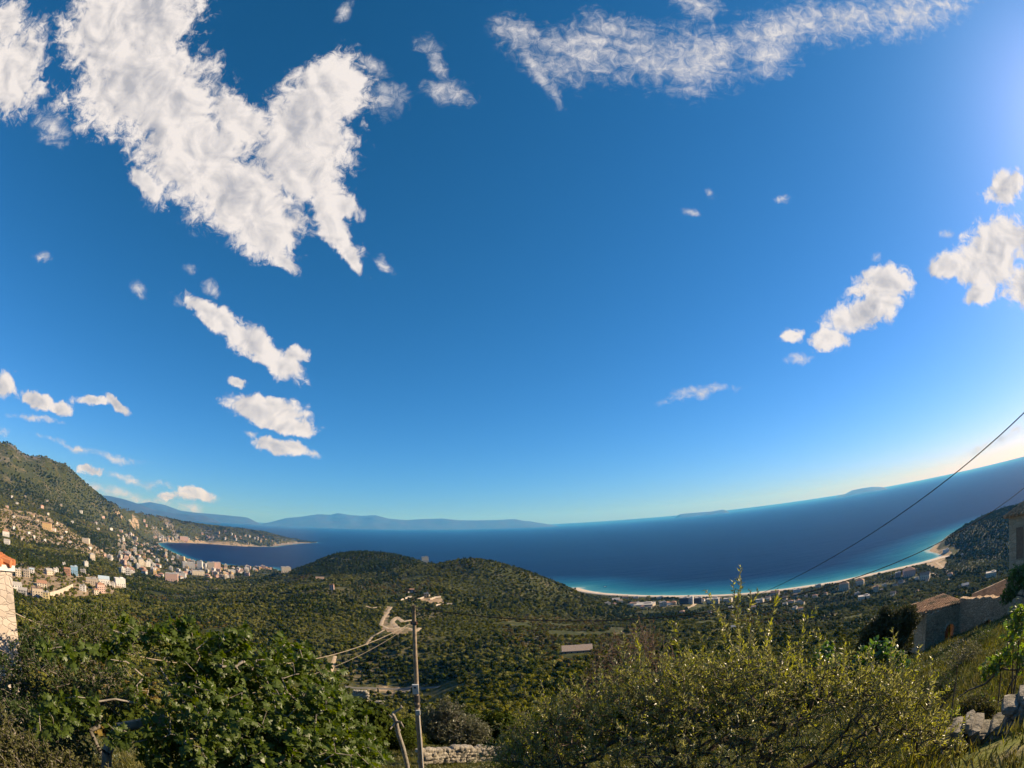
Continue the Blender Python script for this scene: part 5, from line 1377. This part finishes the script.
def build_fig():
    rng = np.random.default_rng(31); bark = pmat('fig_bark', (.17, .145, .11), (.31, .275, .22), 7, .9, .4)
    base = at(104, 790, 8.2); base.z = gz(base.x, base.y) - .1
    d = 8.6
    Es = [E_(262, 702, d, (1.55, 1.3, 1.0)), E_(325, 728, d - .2, (.85, 1.0, .75)), E_(350, 755, d - .6, (.55, .8, .6)), E_(225, 735, d - 1.0, (1.2, 1.0, .8)), E_(205, 668, d + .2, (.75, .9, .55)), E_(280, 660, d + .3, (.55, .8, .40)), E_(236, 640, d + .1, (.30, .4, .26)), E_(186, 630, d + .1, (.26, .4, .22)),
          E_(165, 640, d, (.42, .6, .26)), E_(132, 632, d, (.30, .5, .20)), E_(300, 760, d - 1.3, (1.0, .8, .5)), E_(165, 745, d - 1.0, (.45, .5, .5))]
    sparse = [E_(110, 650, d - .2, (.40, .5, .22)), E_(68, 652, d - .6, (.28, .4, .16)), E_(45, 648, d - .5, (.15, .2, .12)), E_(60, 712, d - 1.0, (.40, .4, .22)), E_(40, 722, d - 1.0, (.25, .3, .12)), E_(85, 700, d - .8, (.3, .4, .25)), E_(120, 735, d - 1.2, (.3, .4, .25)), E_(130, 690, d - .3, (.35, .5, .3))]
    pts = np.concatenate([in_ellipsoids(Es, 1050, rng, .1, .45), in_ellipsoids(sparse, 105, rng, .0, .7)])
    p1 = np.array(at(107, 752, 8.1)); p2 = np.array(at(118, 728, 8.3)); fork = [np.array(base), p1, p2, np.array(at(160, 720, 8.5))]
    N, P, C, T = grow(base, fork, pts, rng, .22, .028, .02)
    W = wood(N, P, C, .0045, .085, 6, .6)
    # whorls of large lobed leaves at every branch end, a few along the wood
    dirs = unit(N[T] - N[P[T]]); dirs = unit(dirs + np.array([0, 0, .55]))
    pos, D, Nn, L = [], [], [], []
    for t, dr in zip(T, dirs):
        n = rng.integers(5, 9)
        a = rng.uniform(0, 6.28) + np.arange(n) * 2.4; tilt = rng.uniform(.35, 1.25, n)
        s = unit(np.cross(dr, [0.3, .2, 1.0])); q = np.cross(dr, s)
        lat = s[None] * np.cos(a)[:, None] + q[None] * np.sin(a)[:, None]
        dd = unit(dr[None] * np.cos(tilt)[:, None] + lat * np.sin(tilt)[:, None]); pet = rng.uniform(.03, .09, n)[:, None]
        pos.append(N[t] - dr * rng.uniform(0, .12, (n, 1)) + dd * pet); droop = dd + np.array([0, 0, -1.0]) * rng.uniform(.0, .75, (n, 1)); D.append(unit(droop)); Nn.append(unit(dr[None] * .8 - lat * .5 + [0, 0, .6] + rng.normal(size=(n, 3)) * .35)); L.append(rng.uniform(.085, .175, n))
    pos, D, Nn, L = map(np.concatenate, (pos, D, Nn, L))
    V, F = leaves(TPL_FIG, pos, D, Nn, L, L * rng.uniform(.85, 1.05, len(L)))
    m = leafmat('fig_leaf', (.030, .062, .005), (.135, .165, .013), .45, .022, 1.6, (.08, .115, .016), rough=.42)
    root, V, Fs = plant_thing('fig_tree', 'large fig tree with broad lobed leaves and grey branches at lower left', 'fig tree', base, W, [(V, F)], bark)
    link('crown', new_mesh('crown', V, Fs, [m]), root)
    print('fig leaves', len(L))


def small_tree(name, label, cat, base, Es, n_tips, leaf_n, ll, lw, m, bark, seed, tpl=TPL_OVAL, up_=.5, shell=.25, r0=.06, power=.5, group=None, twig=.16, rt=.003):
    rng = np.random.default_rng(seed); base = np.array(base, float)
    pts = in_ellipsoids(Es, n_tips, rng, shell, power)
    cen = np.mean([c for c, _ in Es], 0); fork = [base, base * .5 + np.array([cen[0], cen[1], min(cen[2], base[2] + .8)]) * .5]
    N, P, C, T = grow(base, fork, pts, rng, .2, .06, .03); W = wood(N, P, C, rt, r0, 4, .45)
    k = len(T); dr = unit(unit(N[T] - N[P[T]]) + np.array([0, 0, up_]) + rng.normal(size=(k, 3)) * .25)
    i = np.repeat(np.arange(k), leaf_n); f = np.tile(np.linspace(0, 1, leaf_n), k); m_ = len(i)
    pos = N[T][i] + dr[i] * ((f - .25) * twig)[:, None] * rng.uniform(.7, 1.4, (m_, 1)) + rng.normal(size=(m_, 3)) * .006
    lat = unit(np.cross(dr[i], rdir(m_, rng))); D = unit(dr[i] * rng.uniform(.2, .9, (m_, 1)) + lat); Nn = unit(np.cross(D, rdir(m_, rng)) + [0, 0, .5])
    L = ll * rng.uniform(.65, 1.3, m_); V, F = leaves(tpl, pos, D, Nn, L, L * lw * rng.uniform(.85, 1.2, m_))
    tw = wood(np.concatenate([N[T], N[T] + dr * twig * 1.0]), np.concatenate([np.full(k, -1), np.arange(k)]), np.ones(2 * k), rt * .6, rt, 3)
    W = (np.concatenate([W[0], tw[0]]), [W[1], tw[1] + len(W[0])])
    b = base; root = thing(name, label, cat, tuple(b), group=group)
    link('branches', new_mesh('branches', W[0] - b, W[1], [bark], smooth=True), root); link('crown', new_mesh('crown', V - b, F, [m]), root)
    return root


def build_olive():
    """the big olive shrub that fills the lower right, seen against the light"""
    rng = np.random.default_rng(41); bark = pmat('olive_bark', (.085, .065, .045), (.15, .12, .085), 12, .9, .5)
    d = 5.6; Es = [E_(545, 752, d, (.55, .7, .42)), E_(600, 722, d, (.55, .7, .42)), E_(650, 700, d, (.50, .7, .42)), E_(700, 692, d + .1, (.50, .8, .42)), E_(750, 688, d, (.50, .8, .40)), E_(800, 686, d, (.50, .8, .36)), E_(850, 690, d, (.50, .7, .36)), E_(895, 706, d - .1, (.42, .6, .34)), E_(925, 735, d - .2, (.32, .5, .34)), E_(945, 770, d - .3, (.25, .4, .3)),
                   E_(560, 790, d - .5, (.8, .6, .4)), E_(660, 750, d - .5, (.8, .7, .5)), E_(760, 745, d - .5, (.8, .7, .5)), E_(860, 755, d - .5, (.65, .6, .45)), E_(500, 785, d, (.35, .5, .25)), E_(625, 690, d + .2, (.18, .3, .16)), E_(555, 722, d, (.3, .4, .25)), E_(515, 760, d - .2, (.3, .4, .2))]
    pts = in_ellipsoids(Es, 2000, rng, .12, .62)
    base = at(740, 900, 5.6); base.z = gz(base.x, base.y) - .1
    fork = [np.array(base), np.array(base) + [.05, .0, .5], np.array(base) + [.0, .1, .95]]
    N, P, C, T = grow(base, fork, pts, rng, .2, .06, .03)
    # long upright shoots that stand above the crown
    sh = []
    for px, py, bx, by in ((740, 566, 738, 668), (733, 582, 742, 670), (750, 590, 748, 668), (706, 590, 735, 650), (716, 612, 730, 664), (757, 612, 752, 668), (636, 622, 640, 690), (662, 640, 664, 690), (700, 632, 704, 680), (622, 632, 632, 700), (600, 668, 606, 716), (790, 636, 786, 680), (820, 630, 818, 680), (845, 640, 842, 690), (893, 628, 888, 690), (805, 612, 800, 668), (868, 648, 864, 690), (905, 655, 900, 705), (920, 645, 905, 700), (675, 622, 684, 680), (560, 690, 566, 740), (582, 676, 588, 724), (936, 668, 925, 720), (516, 735, 520, 768), (640, 650, 646, 696), (770, 628, 768, 676), (776, 590, 764, 650)):
        a, b = np.array(at(bx, by, d + rng.uniform(-.3, .3))), np.array(at(px, py, d + rng.uniform(-.35, .35))); sh.append((a, b))
    W = wood(N, P, C, .0025, .07, 4, .45)
    sets = []
    k = len(T); dr = unit(unit(N[T] - N[P[T]]) * .9 + np.array([0, 0, .55]) + rng.normal(size=(k, 3)) * .3); tl = rng.uniform(.12, .30, k)
    segA = [N[T]]; segB = [N[T] + dr * tl[:, None]]
    for a, b in sh:
        n = 5; q = np.linspace(0, 1, n + 1)[:, None]; c = a + (b - a) * q + rng.normal(size=(n + 1, 3)) * .012 * np.sin(q * math.pi); segA.append(c[:-1]); segB.append(c[1:])
        for _ in range(3):
            t = rng.uniform(.15, .8); o = a + (b - a) * t; v = unit(unit(b - a) + rdir(1, rng)[0] * .6) * rng.uniform(.10, .22); segA.append(o[None]); segB.append((o + v)[None])
    A, B = np.concatenate(segA), np.concatenate(segB); ns = len(A)
    tw = wood(np.concatenate([A, B]), np.concatenate([np.full(ns, -1), np.arange(ns)]), np.ones(2 * ns), .0016, .0026, 3)
    Ls = np.linalg.norm(B - A, axis=1); cnt = np.maximum(4, (Ls / .0135).astype(int)); i = np.repeat(np.arange(ns), cnt); f = np.concatenate([np.linspace(0.02, 1, c) for c in cnt]); m_ = len(i)
    ax = unit(B - A)[i]; lat = unit(np.cross(ax, rdir(m_, rng))); D = unit(ax * rng.uniform(.35, 1.1, (m_, 1)) + lat * .8); L = rng.uniform(.034, .074, m_) * (1.1 - .3 * f)
    pos = A[i] + (B - A)[i] * f[:, None]; Nn = unit(ax * .7 - lat * .3 + rng.normal(size=(m_, 3)) * .5)
    V, F = leaves(TPL_LANCE, pos, D, Nn, L, L * rng.uniform(.26, .38, m_))
    m = leafmat('olive_leaf', (.125, .138, .018), (.29, .285, .055), .58, .04, 1.2, (.23, .225, .08), rough=.36)
    b = np.array(base); root = thing('olive_shrub', 'broad sunlit olive shrub with upright shoots filling the lower right foreground', 'olive shrub', tuple(b))
    link('branches', new_mesh('branches', np.concatenate([W[0], tw[0]]) - b, [W[1], tw[1] + len(W[0])], [bark], smooth=True), root); link('crown', new_mesh('crown', V - b, F, [m]), root)
    print('olive leaves', m_)


def onz(px, py, d, dz=-.1):
    p = at(px, py, d); return np.array([p.x, p.y, gz(p.x, p.y) + dz])


def build_shrubs():
    brown = pmat('twig_brown', (.10, .07, .05), (.19, .14, .10), 9, .9); bark = pmat('bark', (.10, .085, .065), (.20, .175, .14), 9, .9, .6)
    citrus = leafmat('citrus_leaf', (.040, .068, .012), (.13, .145, .022), .3, .015, 1.2); lime = leafmat('lime_leaf', (.07, .13, .02), (.17, .23, .035), .4, .06, 1.5); dark = leafmat('juniper_leaf', (.040, .048, .012), (.085, .085, .025), .15, .03, 2); hedge = leafmat('hedge_leaf', (.055, .062, .018), (.13, .12, .035), .3, .015, 1.5)
    deep = leafmat('laurel_leaf', (.022, .042, .012), (.06, .085, .022), .28, .015, 1.5); red = leafmat('dry_leaf', (.13, .070, .035), (.20, .115, .05), .3, .03, 2); grey = leafmat('grey_olive_leaf', (.085, .090, .042), (.16, .155, .075), .3, .04, 1.0)
    d = 12.5
    small_tree('citrus_tree', 'yellowish green dense tree behind the fig beside the stone house', 'tree', onz(80, 700, d), [E_(78, 628, d, (.75, .9, .5)), E_(108, 622, d, (.6, .8, .45)), E_(50, 640, d - .4, (.6, .8, .5)), E_(128, 640, d, (.5, .8, .5)), E_(85, 665, d - .3, (1.0, .9, .6))], 620, 7, .075, .5, citrus, bark, 51, shell=.4)
    d = 11
    small_tree('laurel_bush', 'dark leafy bush in shade against the stone house wall', 'bush', onz(30, 720, d), [E_(35, 655, d, (.42, .6, .5)), E_(30, 700, d - .3, (.6, .6, .55)), E_(75, 700, d, (.7, .7, .6)), E_(115, 690, d, (.6, .6, .5)), E_(10, 690, d - .2, (.4, .5, .5)), E_(60, 745, d - 1.0, (.8, .7, .5)), E_(8, 720, d - 2, (.5, .6, .6)), E_(35, 735, d - 2, (.5, .6, .5)), E_(-5, 670, d - 1, (.3, .5, .35))], 1150, 7, .09, .45, deep, bark, 52, shell=.3)
    d = 6.2
    small_tree('low_hedge', 'low olive coloured small leaved hedge at the lower left corner', 'hedge', onz(30, 800, d), [E_(20, 762, d, (.45, .5, .32)), E_(60, 778, d, (.4, .5, .30)), E_(100, 790, d, (.35, .4, .25)), E_(-20, 750, d, (.4, .5, .35)), E_(-10, 728, d + .8, (.35, .5, .3))], 700, 10, .055, .5, hedge, bark, 53, shell=.2, twig=.12)
    d = 37
    small_tree('wild_olive', 'round grey green wild olive right of the pole above the low wall', 'olive tree', onz(452, 752, d), [E_(455, 728, d, (2.2, 1.8, 1.15)), E_(435, 722, d, (1.3, 1.2, 1.0)), E_(475, 734, d, (1.2, 1.2, .9)), E_(450, 710, d, (1.0, 1.0, .7))], 800, 9, .20, .42, grey, bark, 54, shell=.35, twig=.4, r0=.10, rt=.01)
    d = 30
    small_tree('juniper_bush', 'dark dense juniper in front of the ruined house', 'bush', onz(890, 655, d), [E_(896, 626, d, (.9, .9, .75)), E_(876, 632, d, (.8, .8, .6)), E_(909, 622, d, (.5, .6, .8)), E_(886, 618, d, (.35, .5, .5)), E_(895, 645, d, (1.2, 1.0, .7)), E_(868, 645, d, (.6, .6, .5))], 1300, 10, .20, .4, dark, bark, 55, tpl=TPL_LANCE, up_=1.2, shell=.3, twig=.35, rt=.008)
    d = 11.5
    small_tree('young_fig', 'bright green leafy shrub beyond the olive shrub below the juniper', 'shrub', onz(882, 690, d), [E_(880, 655, d, (.42, .5, .32)), E_(868, 664, d, (.3, .4, .26)), E_(893, 664, d, (.3, .4, .25)), E_(825, 660, d, (.3, .4, .25))], 130, 7, .12, .75, leafmat('young_fig_leaf', (.05, .11, .018), (.11, .17, .03), .38, .06, 1.5), bark, 56, shell=.3)
    d = 9.5
    small_tree('dry_shrub', 'reddish brown thinly leaved dry shrub behind the left of the olive shrub', 'shrub', onz(630, 730, d), [E_(618, 665, d, (.55, .7, .50)), E_(645, 645, d, (.35, .5, .45)), E_(600, 690, d, (.45, .5, .45)), E_(655, 668, d, (.45, .5, .5)), E_(580, 715, d, (.4, .5, .35)), E_(560, 735, d, (.35, .5, .3))], 620, 3, .045, .4, red, brown, 57, tpl=TPL_LANCE, up_=.9, shell=.1, twig=.22, r0=.03)
    d = 35.5
    small_tree('ivy_bush', 'bright green climbing bush at the foot of the tower house', 'bush', onz(1020, 615, d), [E_(1016, 582, d, (.75, .5, .9)), E_(1028, 575, d, (.7, .5, 1.0)), E_(1008, 596, d, (.5, .4, .45)), E_(1035, 598, d, (.9, .5, .7))], 420, 8, .16, .8, lime, bark, 58, shell=.4, twig=.3, rt=.008)
    for lab, px, py, d, r, m_, sd in (('rounded grey green shrub on the grassy bank below the ruined wall', 962, 655, 20, .8, grey, 71), ('low dark green shrub on the grassy bank left of the vine stakes', 938, 686, 12, .42, deep, 72), ('small yellowish shrub on the grassy bank near the arch', 985, 640, 24, .7, citrus, 73), ('leafy weed clump at the top of the lower right stone wall', 975, 708, 6.6, .22, hedge, 74)):
        small_tree('bank_shrub', lab, 'shrub', onz(px, py + 8, d), [E_(px, py, d, (r, r, r * .7)), E_(px + 10, py + 4, d, (r * .7, r * .7, r * .5))], 220, 9, .09 * max(.5, r), .42, m_, bark, sd, shell=.2, twig=.2 * max(.5, r), r0=.03, group='shrubs on the grassy bank')
    # grapevine on stakes
    vine = leafmat('vine_leaf', (.09, .15, .02), (.20, .26, .04), .45, .05, 1.5); d = 9.0
    small_tree('grapevine', 'lime green grapevine climbing stakes at the right edge', 'grapevine', onz(1010, 720, d), [E_(1016, 632, d, (.16, .2, .26)), E_(1005, 658, d, (.18, .2, .20)), E_(992, 670, d, (.20, .2, .16)), E_(1026, 655, d, (.2, .2, .3)), E_(985, 705, d - .3, (.16, .2, .12)), E_(960, 715, d - .3, (.12, .15, .1)), E_(1020, 615, d, (.1, .15, .12))], 120, 6, .085, .95, vine, brown, 59, tpl=TPL_FIG, shell=.1, r0=.02, up_=.7)
    stake = pmat('stake_wood', (.09, .07, .055), (.18, .145, .11), 10, .9, .3)
    for lab, a, b in (('dark upright vine stake left of the grapevine', (957, 666), (952, 712)), ('tallest dark vine stake at the right edge', (1013, 640), (1010, 720)), ('thin vine stake between the two taller stakes', (1001, 668), (998, 712)), ('short vine stake in the upper vine rows', (1019, 640), (1019, 672))):
        p, q = at(*a, d), at(*b, d); q.z = gz(q.x, q.y) - .2; n = [p.lerp(q, t) + Vector((random.uniform(-.012, .012), 0, 0)) for t in (0, .35, .7, 1)]
        o = MB().tube(n, [.013, .017, .019, .02], 6).build('vine_stake', stake, smooth=True); tag(o, lab, 'stake', 'vine stakes on the right slope')
    for lab, a, b, d2 in (('slanting bare branch leaning through the vine', (998, 672), (955, 700), 8.8),):
        p, q = at(*a, d2), at(*b, d2); o = MB().tube([p, p.lerp(q, .3) + Vector((0, 0, -.06)), p.lerp(q, .7) + Vector((0, 0, .03)), q], [.022, .02, .014, .007], 6).build('branch', stake, smooth=True); tag(o, lab, 'branch')
    # bare tree beside the pole
    d = 24.0; rng = np.random.default_rng(77); base = onz(409, 775, d, -.3)
    tr = [base] + [np.array(at(x, y, d)) for x, y in ((407, 764), (403, 748), (398, 733), (396, 722))]
    tips = np.array([at(396 + rng.uniform(-9, 8), 716 + rng.uniform(-14, 22), d + rng.uniform(-.5, .5)) for _ in range(9)])
    N, P, C, T = grow(base, tr, tips, rng, .3, .02, .03); W = wood(N, P, C, .008, .11, 6, .6)
    o = link('bare_tree', new_mesh('bare_tree', W[0], W[1], [pmat('fig_bark', (.17, .145, .11), (.31, .275, .22))], smooth=True)); tag(o, 'leaning bare tree trunk just left of the utility pole foot', 'tree')


def build_grass():
    """grass and weeds over the near slope: blades nobody could count"""
    rng = np.random.default_rng(61); n = 42000
    az = rng.uniform(-66, 72, n); d = 2.2 + 60 * rng.random(n) ** 1.35; x, y = d * np.sin(np.radians(az)), d * np.cos(np.radians(az)); q_ = ~((az > 47.5) & (d < 6.3) & (rng.random(n) < .9)); az, d, x, y = az[q_], d[q_], x[q_], y[q_]; n = len(x); z = ground(x, y)
    m = leafmat('grass_blade', (.090, .105, .014), (.22, .20, .045), .35, .03, .6, rnd=.25, hue=.02); protos = []
    for v in range(4):
        k = 34; b = rng.normal(size=(k, 3)) * [.10, .10, 0]; D = unit(rng.normal(size=(k, 3)) * [.6, .6, 0] + [0, 0, 1]); L = rng.uniform(.04, .13, k) * (1.4 if v == 3 else 1)
        V, F = leaves(TPL_LANCE, b, D, rdir(k, rng), L, np.full(k, .008) * (1 + (v == 3))); protos.append((new_mesh('tuft', V, F, [m]), m))
    scatter('grass', np.stack([x, y, z - .02], 1), rng.integers(0, 4, n), rng.uniform(0, 6.28, n), rng.uniform(.6, 1.5, n) * (1 + .8 * np.clip(d / 40, 0, 1)), protos, 'grass and weeds on the near slope')
    # low weeds with broader leaves
    n = 2600; az = rng.uniform(-66, 72, n); d = 6 + 40 * rng.random(n); x, y = d * np.sin(np.radians(az)), d * np.cos(np.radians(az)); z = ground(x, y); protos = []
    m2 = leafmat('weed_leaf', (.035, .060, .016), (.10, .12, .03), .3, .05, 1, rnd=.3)
    for v in range(3):
        k = 90; c = rdir(k, rng) * rng.random((k, 1)) ** .4 * [.3, .3, .22] + [0, 0, .16]; V, F = leaves(TPL_OVAL, c, rdir(k, rng), rdir(k, rng), rng.uniform(.03, .06, k), rng.uniform(.02, .035, k)); protos.append((new_mesh('weed', V, F, [m2]), m2))
    k = (fbm(x, y, 6, 3, 9) > .0) & ~((az > 44) & (d < 7.4))
    scatter('weeds', np.stack([x, y, z - .02], 1)[k], rng.integers(0, 3, k.sum()), rng.uniform(0, 6.28, k.sum()), rng.uniform(.6, 1.8, k.sum()), protos, 'low leafy weeds on the near slope')

build_settlements()
build_town()
build_beach_side()
build_tracks()
build_pole()
build_old_houses()
build_woodland()
build_slope_trees()
build_fig()
build_olive()
build_shrubs()
build_grass()
